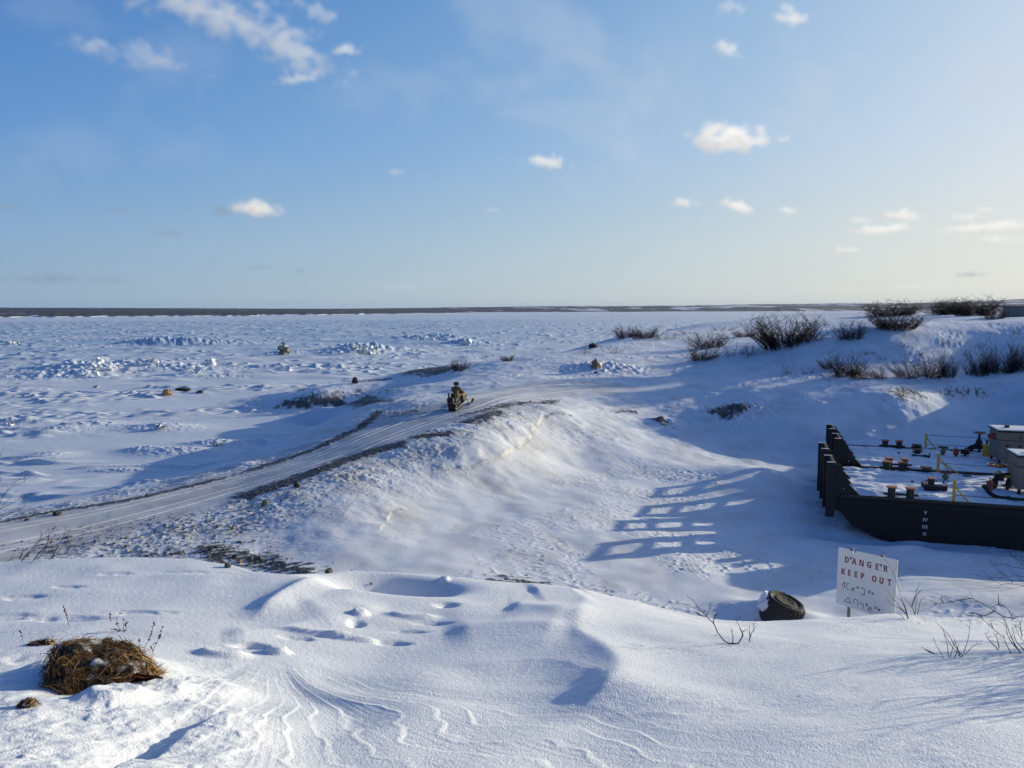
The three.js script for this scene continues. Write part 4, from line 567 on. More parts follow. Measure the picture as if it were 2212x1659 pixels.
// ---------------------------------------------------------------- stones, single ones
{
  const stoneMats = { brown: mat('stoneBrown', [0.30, 0.17, 0.10], 0.9), tan: mat('stoneTan', [0.22, 0.16, 0.11], 0.9), dark: mat('stoneDark', [0.035, 0.033, 0.034], 0.9), grey: mat('stoneGrey', [0.11, 0.10, 0.095], 0.9) };
  const stone = (vx, vy, wpx, hpx, m, label, seed, name = 'boulder') => { const p = hit(vx, vy, (x, z) => ground(x, z)), k = -p[2] / FV, sx = wpx * k / 2, sy = hpx * k / 1.5; const o = part(numbered(name), rockGeo(seed, sx, sy, sx * 0.8, 0.35, 3), stoneMats[m]); o.position.set(p[0], p[1] + sy * 0.28, p[2]); o.rotation.y = seed; o.userData = { label, category: name }; scene.add(o); };
  stone(361, 852, 26, 17, 'brown', 'orange-brown boulder alone on the river ice, left of two dark rocks', 21);
  stone(395, 843, 34, 7, 'dark', 'long flat black rock on the ice behind the orange-brown boulder', 22); stone(432, 849, 17, 7, 'dark', 'small black rock on the ice right of the orange-brown boulder', 23);
  stone(767, 828, 17, 16, 'dark', 'dark round boulder at the left tip of the gravel spit', 24); stone(1288, 796, 22, 25, 'tan', 'tan upright boulder on the snowy mound beyond the road, dark shrubs above it', 25); stone(1283, 751, 28, 12, 'dark', 'dark flat boulder on the snowy slope above the tan boulder', 26);
  stone(995, 803, 7, 8, 'dark', 'small dark stone below the little bush behind the rider', 27, 'stone'); stone(1286, 806, 6, 5, 'dark', 'tiny dark stone in front of the tan boulder', 28, 'stone');
  stone(642, 1051, 15, 12, 'dark', 'dark stone below the road gravel, upper of two at the bend', 31, 'stone'); stone(573, 1091, 17, 16, 'grey', 'grey pointed stone below the road gravel, lower of two at the bend', 32, 'stone');
  stone(505, 1142, 11, 9, 'tan', 'small reddish stone on the pebbly slope', 33, 'stone'); stone(562, 1206, 13, 10, 'grey', 'grey stone farthest right of the cluster at the bank foot', 34, 'stone'); stone(543, 1209, 14, 11, 'grey', 'grey stone in the middle of the cluster at the bank foot', 35, 'stone'); stone(519, 1215, 14, 10, 'tan', 'tan stone at the front of the cluster at the bank foot', 36, 'stone'); stone(493, 1225, 18, 13, 'grey', 'grey stone just above the near snow crest', 37, 'stone'); stone(508, 1203, 14, 8, 'dark', 'flat dark stone at the back of the cluster at the bank foot', 38, 'stone'); stone(455, 1189, 12, 8, 'dark', 'dark stone in the gravel streak left of the cluster', 39, 'stone');
  stone(124, 1112, 24, 9, 'dark', 'dark flat stone on the far edge of the road at left', 40, 'stone'); stone(58, 1124, 12, 6, 'dark', 'small dark stone on the far edge of the road near the left side', 41, 'stone');
}

// ---------------------------------------------------------------- shrubs
const onG = (vx, vy) => hit(vx, vy, (x, z) => ground(x, z));
function shrubGeo(seed, { n = 60, h = 1, w = 1, lean = 0, thick = 0.012, twigs = 5, flat = 0.55 }) {
  const R = rng(seed), main = new Twigs(), fine = new Twigs();
  for (let i = 0; i < n; i++) {
    const az = R() * 6.283, rad = Math.sqrt(R()), bx = Math.cos(az) * rad * w * 0.30, bz = Math.sin(az) * rad * w * flat * 0.35, out = (0.25 + 0.75 * R()) * w * 0.34, H = h * (0.35 + 0.65 * R()) * (1 - 0.35 * rad * rad), pts = [], L = 5, da = az + (R() - 0.5) * 1.6;
    for (let k = 0; k <= L; k++) { const t = k / L, o = out * Math.pow(t, 1.3); pts.push([bx + Math.cos(da) * o + lean * t * H + (R() - 0.5) * 0.06 * w * t, H * (0.9 * t + 0.1 * t * t) - 0.12, bz + Math.sin(da) * o * flat + (R() - 0.5) * 0.05 * w * t]); }
    main.add(pts, thick, thick * 0.5, 3);
    for (let q = 0; q < twigs; q++) { const k = 1 + Math.floor(R() * (L - 0.01)), a = pts[Math.min(k, L)], ta = R() * 6.283, l = h * (0.14 + 0.22 * R()); const p2 = []; for (let e = 0; e <= 2; e++) { const t = e / 2; p2.push([a[0] + Math.cos(ta) * l * 0.6 * t + lean * l * t, a[1] + l * (0.45 + 0.5 * R()) * t, a[2] + Math.sin(ta) * l * 0.5 * t]); } fine.add(p2, thick * 0.62, thick * 0.35, 3); }
  }
  return [main.geo(), fine.geo()];
}
const protos = {};
function shrubKind(k, opt) { protos[k] = [1, 2, 3].map(i => shrubGeo(k.length * 31 + i * 77 + k.charCodeAt(0), opt)); }
shrubKind('dense', { n: 140, twigs: 8, thick: 0.0065, w: 1.5 }); shrubKind('bushy', { n: 80, twigs: 8, thick: 0.0065, w: 1.45 }); shrubKind('sparse', { n: 20, twigs: 4, thick: 0.007, w: 1.3 }); shrubKind('leaning', { n: 52, twigs: 6, thick: 0.0065, w: 1.1, lean: -0.6 });
let sk = 0;
function shrub(vx, vy, wpx, hpx, kind, label, m = M.bark, group) {
  const p = onG(vx, vy), k = -p[2] / FV, v = protos[kind][sk++ % 3]; const o = thing('shrub', label, 'shrub', p, 0, group);
  const sx = wpx * k / 1.25, sy = hpx * k / 0.95; const thin = clamp(sy, 0.4, 3);
  for (const [i, nm] of [[0, 'stems'], [1, 'twigs']]) { const q = part(nm, v[i], m, o); q.scale.set(sx * (sk % 2 ? 1 : -1) * (kind === 'leaning' ? (sk % 2 ? 1 : -1) : 1), sy, sx); q.userData.kind = 'stuff'; }
  return o;
}
shrub(1352, 729, 60, 30, 'bushy', 'dark shrub on the left end of the far snow rise above the tan boulder'); shrub(1392, 731, 66, 32, 'bushy', 'grey-brown shrub right beside the left-end shrub of the far snow rise', M.barkGrey); shrub(1440, 732, 70, 24, 'sparse', 'thin pale shrub third from the left on the far snow rise', M.barkGrey);
shrub(1532, 752, 84, 44, 'bushy', 'upper of two dark shrubs overlapping left of the biggest slope shrub'); shrub(1518, 778, 72, 38, 'bushy', 'lower of two dark shrubs overlapping left of the biggest slope shrub'); shrub(1585, 770, 60, 40, 'sparse', 'thin upright shrub right of the two overlapping shrubs', M.barkGrey); shrub(1628, 768, 66, 34, 'sparse', 'thin twiggy shrub just below left of the biggest slope shrub', M.barkGrey);
shrub(1698, 746, 140, 74, 'dense', 'biggest dark shrub in the middle of the snowy slope', M.barkDark); shrub(1760, 738, 60, 30, 'sparse', 'thin twigs at the right side of the biggest slope shrub');
shrub(1838, 732, 66, 48, 'bushy', 'grey shrub alone between the biggest slope shrub and the dune crest', M.barkGrey); shrub(1926, 682, 104, 36, 'dense', 'dark shrub standing out against the sky behind the dune crest', M.barkDark); shrub(1936, 709, 100, 42, 'dense', 'dark shrub in the dip of the dune crest, below the skyline shrub', M.barkDark);
shrub(2058, 679, 112, 36, 'dense', 'left half of the long dark thicket on the right skyline', M.barkDark); shrub(2108, 681, 110, 42, 'dense', 'right half of the long dark thicket on the right skyline', M.barkDark); shrub(2150, 689, 46, 22, 'bushy', 'small brown shrub right below the long skyline thicket'); shrub(2125, 690, 36, 16, 'sparse', 'tiny shrub on the dune crest below the thicket');
const face = 'shrubs along the foot of the shaded dune';
shrub(1700, 809, 40, 30, 'sparse', 'small thin shrub farthest left at the foot of the shaded dune', M.bark); shrub(1742, 808, 34, 18, 'sparse', 'tiny twigs second from the left at the foot of the shaded dune'); shrub(1825, 812, 76, 62, 'bushy', 'upright dark shrub at the left of the row along the shaded dune foot', M.barkDark); shrub(1862, 818, 70, 44, 'leaning', 'shrub leaning left behind the upright dark one at the dune foot'); shrub(1792, 796, 44, 26, 'leaning', 'low shrub leaning left of the upright dark one on the shaded dune');
shrub(1905, 818, 50, 38, 'leaning', 'low leaning shrub in the gap of the row at the dune foot'); shrub(1965, 816, 72, 48, 'leaning', 'leaning shrub left in the middle clump at the dune foot', M.barkDark); shrub(2008, 814, 64, 58, 'bushy', 'full dark shrub in the middle clump at the dune foot', M.barkDark); shrub(2048, 814, 40, 64, 'bushy', 'narrow tall shrub at the right of the middle clump at the dune foot', M.barkDark);
shrub(2115, 810, 60, 66, 'bushy', 'dark shrub at the left of the last clump at the dune foot', M.barkDark); shrub(2160, 805, 86, 76, 'bushy', 'largest shrub of the last clump near the right edge, dune foot', M.barkDark); shrub(2205, 798, 56, 60, 'bushy', 'shrub cut by the right edge at the dune foot');
shrub(1958, 750, 50, 14, 'sparse', 'low twigs on the dune face, left of two by the middle'); shrub(1976, 768, 44, 14, 'sparse', 'low twigs lower down on the dune face above the middle clump'); shrub(2045, 744, 42, 16, 'sparse', 'low twigs highest on the shaded dune face'); shrub(1905, 778, 30, 16, 'sparse', 'tiny twigs on the dune face above the low leaning shrub'); shrub(1880, 765, 34, 14, 'sparse', 'tiny twigs left on the dune face'); shrub(2112, 752, 30, 16, 'sparse', 'tiny twigs on the right of the dune face'); shrub(2088, 770, 24, 22, 'sparse', 'tiny upright twigs above the gap of the two right clumps'); shrub(2195, 722, 22, 28, 'sparse', 'small twigs hanging at the dune crest near the right edge');
shrub(993, 800, 42, 30, 'bushy', 'little bush on the spit just behind the snowmobile rider'); shrub(1097, 780, 32, 18, 'bushy', 'small bush on the snow edge right of the bush behind the rider'); shrub(1192, 755, 22, 8, 'sparse', 'tiny twigs on the snow ridge left of the flat boulder'); shrub(1262, 764, 44, 22, 'sparse', 'thin twigs left of the dark flat boulder'); shrub(1330, 764, 60, 20, 'sparse', 'thin twigs right of the dark flat boulder', M.barkGrey); shrub(1560, 714, 66, 14, 'sparse', 'low twigs on the far rise left above the biggest slope shrub'); shrub(1605, 728, 50, 18, 'bushy', 'low brown shrub left above the biggest slope shrub'); shrub(1740, 704, 60, 16, 'sparse', 'low twigs on the rise above the biggest slope shrub'); shrub(1490, 722, 44, 14, 'sparse', 'faint twigs on the rise between the left shrubs and the pair');

// near shrubs, branch by branch: base and branch points read off the picture, each branch at its own depth
function nearShrub(label, base, list, r0 = 0.006, seed = 1, spread = 0.25, twigs = 3) {
  const b = onG(...base), R = rng(seed), o = thing('bare_shrub', label, 'shrub', b), D = -b[2];
  for (const pts of list) {
    const dd = (R() - 0.5) * spread, Q = pts.map(([vx, vy], i) => { const p = atDepth(vx, vy, D + dd * (i / (pts.length - 1 || 1)) * 2); return new THREE.Vector3(p[0] - b[0], p[1] - b[1], p[2] - b[2]); });
    if (pts[0][2]) Q[0].y -= 0.04;
    const len = Q.length, c = new THREE.CatmullRomCurve3(Q), P = c.getPoints(len * 5).map((v, i) => [v.x + (R() - 0.5) * 0.004, v.y + (R() - 0.5) * 0.004, v.z]), T = new Twigs(), k = 0.7 + 0.5 * R(); T.add(P, r0 * k, r0 * 0.28, 5);
    const L = c.getLength();
    for (let q = 0; q < twigs; q++) { const a = P[Math.floor(P.length * (0.35 + 0.6 * R()))], d = P[P.length - 1], g = P[0], l = L * (0.10 + 0.16 * R()), dx = d[0] - g[0], dy = d[1] - g[1], n = Math.hypot(dx, dy) || 1, s = (R() < 0.5 ? 1 : -1) * (0.5 + 0.5 * R()); T.add([[...a], [a[0] + (dx / n * 0.7 - dy / n * s * 0.5) * l * 0.5, a[1] + (dy / n * 0.7 + dx / n * s * 0.5) * l * 0.5, a[2] + (R() - 0.5) * l], [a[0] + (dx / n - dy / n * s * 0.6) * l, a[1] + (dy / n + dx / n * s * 0.6) * l, a[2] + (R() - 0.5) * l]], r0 * 0.4, r0 * 0.22, 4); }
    part('branch', T.geo(), M.twigDark, o);
  }
  return o;
}
{
  const A = (x, y) => [x * 0.1673, 937 + y * 0.1673], Cc = (x, y) => [1431.4 + x * 0.3529, 1127.75 + y * 0.3529], m = f => l => l.map(b => b.map(q => f(...q)));
  const a = m(A), c = m(Cc);
  const low = (pts) => pts;
  nearShrub('bare twiggy shrub at the left edge, in front of the snowed-over road', [-60, 1208], a([[[-300, 1300], [-60, 1080], [0, 890], [80, 745], [180, 680], [310, 620], [420, 600], [480, 545]], [[20, 830], [100, 740], [170, 640], [250, 590], [270, 520], [300, 460]], [[310, 620], [320, 550], [400, 490]], [[-100, 1060], [0, 970], [180, 780], [240, 720]], [[-200, 1180], [0, 980], [150, 900], [250, 850], [330, 810], [430, 770]], [[-200, 1220], [0, 1105], [150, 1020], [250, 980], [330, 990], [410, 980]], [[-150, 1160], [0, 1050], [100, 1020], [200, 1010], [310, 940], [300, 870]], [[-80, 700], [0, 620], [20, 560]], [[-60, 420], [0, 300], [40, 180]]]), 0.008, 3, 0.6, 6);
  nearShrub('bare shrub leaning right behind the left snow crest', [16, 1213], a([[[90, 1645], [200, 1600], [300, 1580], [400, 1500]], [[270, 1650], [400, 1500], [480, 1400], [640, 1300], [720, 1190]], [[300, 1610], [430, 1500], [500, 1400], [540, 1260]], [[430, 1640], [490, 1560], [560, 1480], [600, 1440], [640, 1230]], [[630, 1620], [740, 1560], [850, 1545], [900, 1460], [990, 1440]], [[660, 1600], [720, 1500], [760, 1420], [820, 1330], [850, 1230]], [[250, 1620], [290, 1540], [300, 1480]], [[480, 1620], [540, 1560], [580, 1500], [570, 1420]]]), 0.007, 5, 0.5, 6);
  nearShrub('bare forked twig on the snow crest, left of the tyre', [1594, 1391], c([[[460, 745], [390, 735], [340, 680], [310, 620], [260, 570], [215, 520], [185, 480], [145, 450]], [[230, 570], [190, 545]], [[310, 620], [320, 580], [345, 555]], [[265, 575], [285, 540], [292, 500]], [[330, 690], [320, 700]], [[462, 745], [488, 690], [470, 640], [446, 590]], [[430, 738], [428, 690], [415, 655]], [[475, 720], [492, 690], [470, 650]], [[528, 735], [545, 680], [565, 645], [550, 618]], [[535, 700], [530, 660]]]), 0.006, 7, 0.3, 2);
  nearShrub('bare shrub in front of the right edge of the warning sign', [1962, 1337], c([[[1505, 592], [1480, 520], [1460, 460], [1440, 390], [1400, 290], [1350, 215]], [[1500, 575], [1430, 490], [1360, 395]], [[1495, 560], [1450, 530], [1400, 500], [1370, 460]], [[1500, 590], [1490, 540], [1470, 490], [1425, 450]], [[1500, 580], [1470, 540], [1420, 500]], [[1545, 568], [1530, 530], [1500, 490], [1470, 460]], [[1525, 520], [1545, 450], [1575, 368]], [[1530, 500], [1560, 440], [1600, 405]], [[1545, 565], [1552, 500], [1560, 450]], [[1560, 560], [1572, 510], [1580, 470]], [[1480, 590], [1455, 570], [1420, 550]]]), 0.0062, 9, 0.4, 2);
  nearShrub('low spray of thin twigs in the snow below the sign shrub', [2082, 1420], c([[[1838, 822], [1790, 760], [1750, 690], [1665, 608]], [[1828, 828], [1770, 760], [1710, 650]], [[1842, 805], [1870, 710], [1885, 605]], [[1750, 835], [1745, 770], [1735, 720], [1708, 640]], [[1732, 852], [1690, 780], [1650, 710]], [[1760, 830], [1775, 770], [1790, 720]], [[1850, 815], [1900, 760], [1950, 740]], [[1820, 820], [1800, 760], [1775, 690]], [[1780, 840], [1800, 800], [1815, 740]]]), 0.0042, 11, 0.3, 1);
  nearShrub('small dark bent twig lying left of the low spray', [2019, 1412], c([[[1665, 806], [1620, 785], [1582, 763]], [[1640, 800], [1605, 780]]]), 0.006, 12, 0.05, 0);
  nearShrub('dark arching branch over the snow near the right edge', [2192, 1336], c([[[2150, 588], [2080, 575], [2030, 540], [1960, 500], [1880, 465], [1830, 455]], [[1890, 468], [1820, 478], [1760, 490], [1680, 497], [1635, 475]], [[1720, 492], [1705, 475], [1712, 455]], [[2140, 580], [2110, 530], [2062, 505], [2000, 530]], [[2058, 505], [2055, 440]], [[2030, 545], [1980, 570], [1930, 580]], [[1950, 572], [1900, 555], [1870, 552]], [[2150, 590], [2190, 575], [2240, 590]]]), 0.009, 13, 0.3, 3);
  nearShrub('tangle of thin twigs at the right edge below the arching branch', [2205, 1412], c([[[2085, 708], [2010, 640], [1950, 590], [1880, 562]], [[2020, 650], [2005, 600]], [[2055, 782], [2000, 725], [1970, 675]], [[2195, 808], [2150, 740], [2110, 640], [2080, 580]], [[2145, 822], [2110, 760], [2080, 680]], [[2215, 790], [2160, 720], [2140, 640]], [[2240, 770], [2180, 690], [2150, 620]], [[2175, 780], [2125, 720], [2100, 640]], [[2060, 770], [2045, 710], [2020, 670]], [[2200, 700], [2190, 640], [2188, 600]]]), 0.005, 15, 0.4, 3);
  nearShrub('dark leaning shrub reaching in from the right edge below the hull', [2290, 1330], c([[[2380, 520], [2280, 430], [2212, 395], [2140, 405], [2050, 372], [1980, 335], [1908, 318]], [[2350, 480], [2260, 350], [2180, 330], [2110, 330], [2065, 305], [2025, 268]], [[2340, 470], [2250, 300], [2150, 275], [2095, 258], [2060, 262]], [[2340, 440], [2240, 260], [2150, 215], [2110, 165]], [[2330, 460], [2250, 360], [2150, 360], [2090, 340], [2050, 350]], [[2340, 460], [2260, 320], [2190, 250], [2130, 190], [2085, 140]], [[2340, 500], [2240, 400], [2130, 380], [2070, 385]], [[2350, 420], [2260, 230], [2200, 170], [2170, 120]]]), 0.009, 17, 0.5, 7);
  // outside the picture: the shrubs whose long shadows lie across the right foreground
  let i = 0; for (const [x, z] of [[6.6, -7.2], [7.6, -8.6], [6.2, -5.4], [8.4, -6.8], [9.2, -8.0], [7.2, -6.2]]) { const o = thing('shrub', ['tall bare shrub on the bank just right of the picture, nearest but two', 'tall bare shrub on the bank right of the picture, farthest away', 'tall bare shrub on the bank right of the picture, nearest of all', 'tall bare shrub on the bank right of the picture, in the middle', 'tall bare shrub on the bank right of the picture, farthest right', 'tall bare shrub on the bank right of the picture, second nearest'][i], 'shrub', [x, ground(x, z), z], i, 'shrubs on the bank right of the picture'); for (const [k, nm] of [[0, 'stems'], [1, 'twigs']]) { const q = part(nm, protos.bushy[i % 3][k], M.bark, o); q.scale.set(1.3, 1.5, 1.3); q.userData.kind = 'stuff'; } i++; }
}
// ---------------------------------------------------------------- dry stalks and the grass clump on the left
{
  const Z = (x, y) => [x * 0.2091, 1214.5 + y * 0.2091]; const straw = mat('straw', [0.21, 0.14, 0.075], 0.9), seedM = mat('seed', [0.10, 0.07, 0.05], 0.95);
  const stalk = (label, pts, r = 0.0028, seeds = 14) => { const V = pts.map(q => Z(...q)), b = onG(...V[0]), D = -b[2], o = thing('dry_stalk', label, 'dry plant', b), P = V.map(([vx, vy]) => { const p = atDepth(vx, vy, D); return [p[0] - b[0], p[1] - b[1], p[2] - b[2]]; }); P[0][1] -= 0.03; const T = new Twigs(); T.add(P, r, r * 0.6, 4); part('stem', T.geo(), seedM, o); const R = rng(pts[0][0]), L = P.length - 1, S = []; for (let i = 0; i < seeds; i++) { const t = (0.35 + 0.65 * R()) * L, k = Math.min(L - 1, Math.floor(t)), f = t - k; const g = new THREE.IcosahedronGeometry(0.006 + 0.004 * R(), 0); g.translate(lerp(P[k][0], P[k + 1][0], f) + (R() - 0.5) * 0.016, lerp(P[k][1], P[k + 1][1], f), lerp(P[k][2], P[k + 1][2], f) + (R() - 0.5) * 0.016); S.push(bare(g)); } const q = part('seed_heads', S, seedM, o); q.userData.kind = 'stuff'; return o; };
  stalk('single knotted dry stalk left of the other stalks, above the grass clump', [[712, 645], [700, 600], [688, 560], [672, 510], [656, 442]]); stalk('short dry stalk left of the leafy dry plant', [[1146, 618], [1140, 580], [1134, 522]], 0.003, 8);
  stalk('tall dry stalk right of the grass clump, left of two', [[1470, 905], [1510, 850], [1550, 780], [1572, 700], [1592, 618]]); stalk('tall dry stalk right of the grass clump, right of two', [[1560, 938], [1600, 870], [1635, 800], [1660, 740], [1674, 658]]); stalk('bent short dry stalk between the two tall stalks', [[1585, 920], [1570, 890], [1548, 880], [1590, 845], [1594, 830]], 0.003, 3); stalk('thin dry stalk just right of the clump top', [[1418, 960], [1440, 870], [1448, 790]], 0.002, 5); stalk('dark leaf-tipped stalk far left of the clump', [[232, 810], [228, 740], [205, 708]], 0.0025, 4);
  // dry leafy plant
  { const b = onG(...Z(1260, 712)), o = thing('dry_plant', 'dry leafy weed with curled brown leaves above the grass clump', 'dry plant', b), D = -b[2], R = rng(44); for (const pts of [[[1240, 712], [1215, 640], [1200, 580], [1235, 535]], [[1280, 712], [1275, 640], [1262, 590], [1285, 600]], [[1300, 712], [1306, 660], [1298, 630]], [[1220, 710], [1180, 690], [1145, 700]]]) { const P = pts.map(q => { const p = atDepth(...Z(...q), D); return [p[0] - b[0], p[1] - b[1], p[2] - b[2]]; }), T = new Twigs(); T.add(P, 0.003, 0.0015, 4); part('stem', T.geo(), seedM, o); for (let i = 0; i < 5; i++) { const a = P[Math.floor(R() * P.length)], g = new THREE.PlaneGeometry(0.03, 0.014, 3, 1), v = g.attributes.position; for (let k = 0; k < v.count; k++) v.setZ(k, 0.012 * Math.sin(v.getX(k) * 80)); g.computeVertexNormals(); g.rotateX(R() * 3); g.rotateY(R() * 6); g.translate(a[0] + (R() - 0.5) * 0.03, a[1] + (R() - 0.3) * 0.02, a[2]); part('leaf', g, seedM, o); } } }
  const clump = (label, zx, zy, rx, ry, rz, n, seed, tilt) => {
    const b = onG(...Z(zx, zy)), o = thing('grass_clump', label, 'grass clump', b), R = rng(seed), f = createNoise2D(rng(seed + 1));
    const soil = mergeVertices(new THREE.IcosahedronGeometry(1, 12).deleteAttribute('uv').deleteAttribute('normal')), p = soil.attributes.position; const col = new Float32Array(p.count * 3);
    const surf = v => { const k = 1 + 0.22 * f(v.x * 1.7 + v.z, v.y * 1.7 - v.z * 0.6) + 0.12 * f(v.x * 5, v.y * 5 + v.z * 4) + 0.06 * f(v.x * 14 + v.z * 9, v.y * 14 - v.z * 7); v.set(v.x * rx * k, v.y * ry * k + tilt * v.x, v.z * rz * k); return v; };
    const v = new THREE.Vector3(); for (let i = 0; i < p.count; i++) { surf(v.fromBufferAttribute(p, i)); p.setXYZ(i, v.x, v.y, v.z); const q = 0.6 + 0.5 * f(v.x * 16, v.y * 16 + v.z * 13), sn = 0.75 * sst(0.48, 0.62, f(v.x / rx * 2.1 + 4, v.z / rz * 2.1 + v.y / ry * 0.8) + 0.25 * f(v.x * 22, v.z * 22)) * sst(-0.6, 0.1, v.y / ry); col[i * 3] = lerp(0.075 * q, 0.72, sn); col[i * 3 + 1] = lerp(0.05 * q, 0.73, sn); col[i * 3 + 2] = lerp(0.033 * q, 0.75, sn); }
    soil.setAttribute('color', new THREE.BufferAttribute(col, 3)); soil.computeVertexNormals(); part('turf', soil, new THREE.MeshStandardMaterial({ vertexColors: true, roughness: 1 }), o);
    const P = [], N = [], C = [], I = []; const cols = [[0.36, 0.20, 0.08], [0.25, 0.135, 0.055], [0.46, 0.30, 0.13], [0.13, 0.075, 0.04], [0.30, 0.165, 0.062]];
    for (let i = 0; i < n; i++) {
      const u = R() * 2 - 1, a = R() * 6.283, s = Math.sqrt(1 - u * u); const d = new THREE.Vector3(s * Math.cos(a), Math.abs(u) * 0.9 + 0.05, s * Math.sin(a)); if (R() < 0.35) d.y *= -0.3; const bald = f(d.x * 2.1 + 4, d.z * 2.1 + d.y * 0.8); if (bald > 0.42 && R() < 0.92) continue;
      const e = surf(d.clone()); const l = (0.06 + 0.13 * R()) * (rx / 0.42 * 0.6 + 0.4), dir = new THREE.Vector3(R() - 0.5, R() - 0.5, R() - 0.5).cross(d).normalize().multiplyScalar(0.9).addScaledVector(d, 0.2 + 0.6 * R() * R()).add(new THREE.Vector3(0.25, -0.35, 0.1)).normalize(), w = 0.0016 + 0.0016 * R(), c = cols[Math.floor(R() * 5)], k = 0.6 + 0.7 * R(); const side = new THREE.Vector3(R() - 0.5, R() - 0.5, R() - 0.5).cross(dir).normalize();
      const base = P.length / 3; for (let q = 0; q <= 2; q++) { const t = q / 2, c0 = e.clone().addScaledVector(dir, l * t); c0.y -= l * 0.35 * t * t; for (const sg of [-1, 1]) { P.push(c0.x + side.x * w * sg * (1 - 0.75 * t), c0.y + side.y * w * sg * (1 - 0.75 * t), c0.z + side.z * w * sg * (1 - 0.75 * t)); N.push(d.x, d.y, d.z); C.push(c[0] * k, c[1] * k, c[2] * k); } } I.push(base, base + 1, base + 2, base + 1, base + 3, base + 2, base + 2, base + 3, base + 4, base + 3, base + 5, base + 4);
    }
    const g = new THREE.BufferGeometry(); g.setAttribute('position', new THREE.Float32BufferAttribute(P, 3)); g.setAttribute('normal', new THREE.Float32BufferAttribute(N, 3)); g.setAttribute('color', new THREE.Float32BufferAttribute(C, 3)); g.setIndex(I); const q = part('grass', g, new THREE.MeshStandardMaterial({ vertexColors: true, roughness: 0.9, side: THREE.DoubleSide }), o); q.userData.kind = 'stuff';
    return o;
  };
  const big = clump('matted brown grass clump on bare turf, patched with snow, left foreground', 1080, 1190, 0.37, 0.22, 0.30, 14000, 61, -0.13);
  { const T = new Twigs(); T.add([[0.30, 0.06, 0.10], [0.40, 0.055, 0.12], [0.47, 0.07, 0.12], [0.53, 0.055, 0.12]], 0.03, 0.004, 7); part('root', T.geo(), mat('rootRed', [0.20, 0.075, 0.04], 0.9), big); }
  { const T = new Twigs(); for (const l of [[[0.1, 0.05, 0.34], [0.22, 0.12, 0.36], [0.3, 0.16, 0.34]], [[-0.2, -0.1, 0.36], [-0.08, 0.0, 0.38], [0.0, 0.05, 0.36]], [[0.2, 0.0, 0.34], [0.24, 0.1, 0.36], [0.26, 0.16, 0.34]], [[-0.15, 0.05, 0.34], [-0.02, 0.1, 0.36], [0.03, 0.2, 0.3]]]) T.add(l, 0.004, 0.002, 4); const q = part('straw', T.geo(), straw, big); q.userData.kind = 'stuff'; }
  clump('small brown grass tuft poking through the snow left of the big clump', 405, 850, 0.13, 0.035, 0.07, 700, 63, 0.02); clump('tiny dark turf tuft in the snow below the big clump', 265, 1490, 0.05, 0.05, 0.05, 240, 65, 0.02);
}

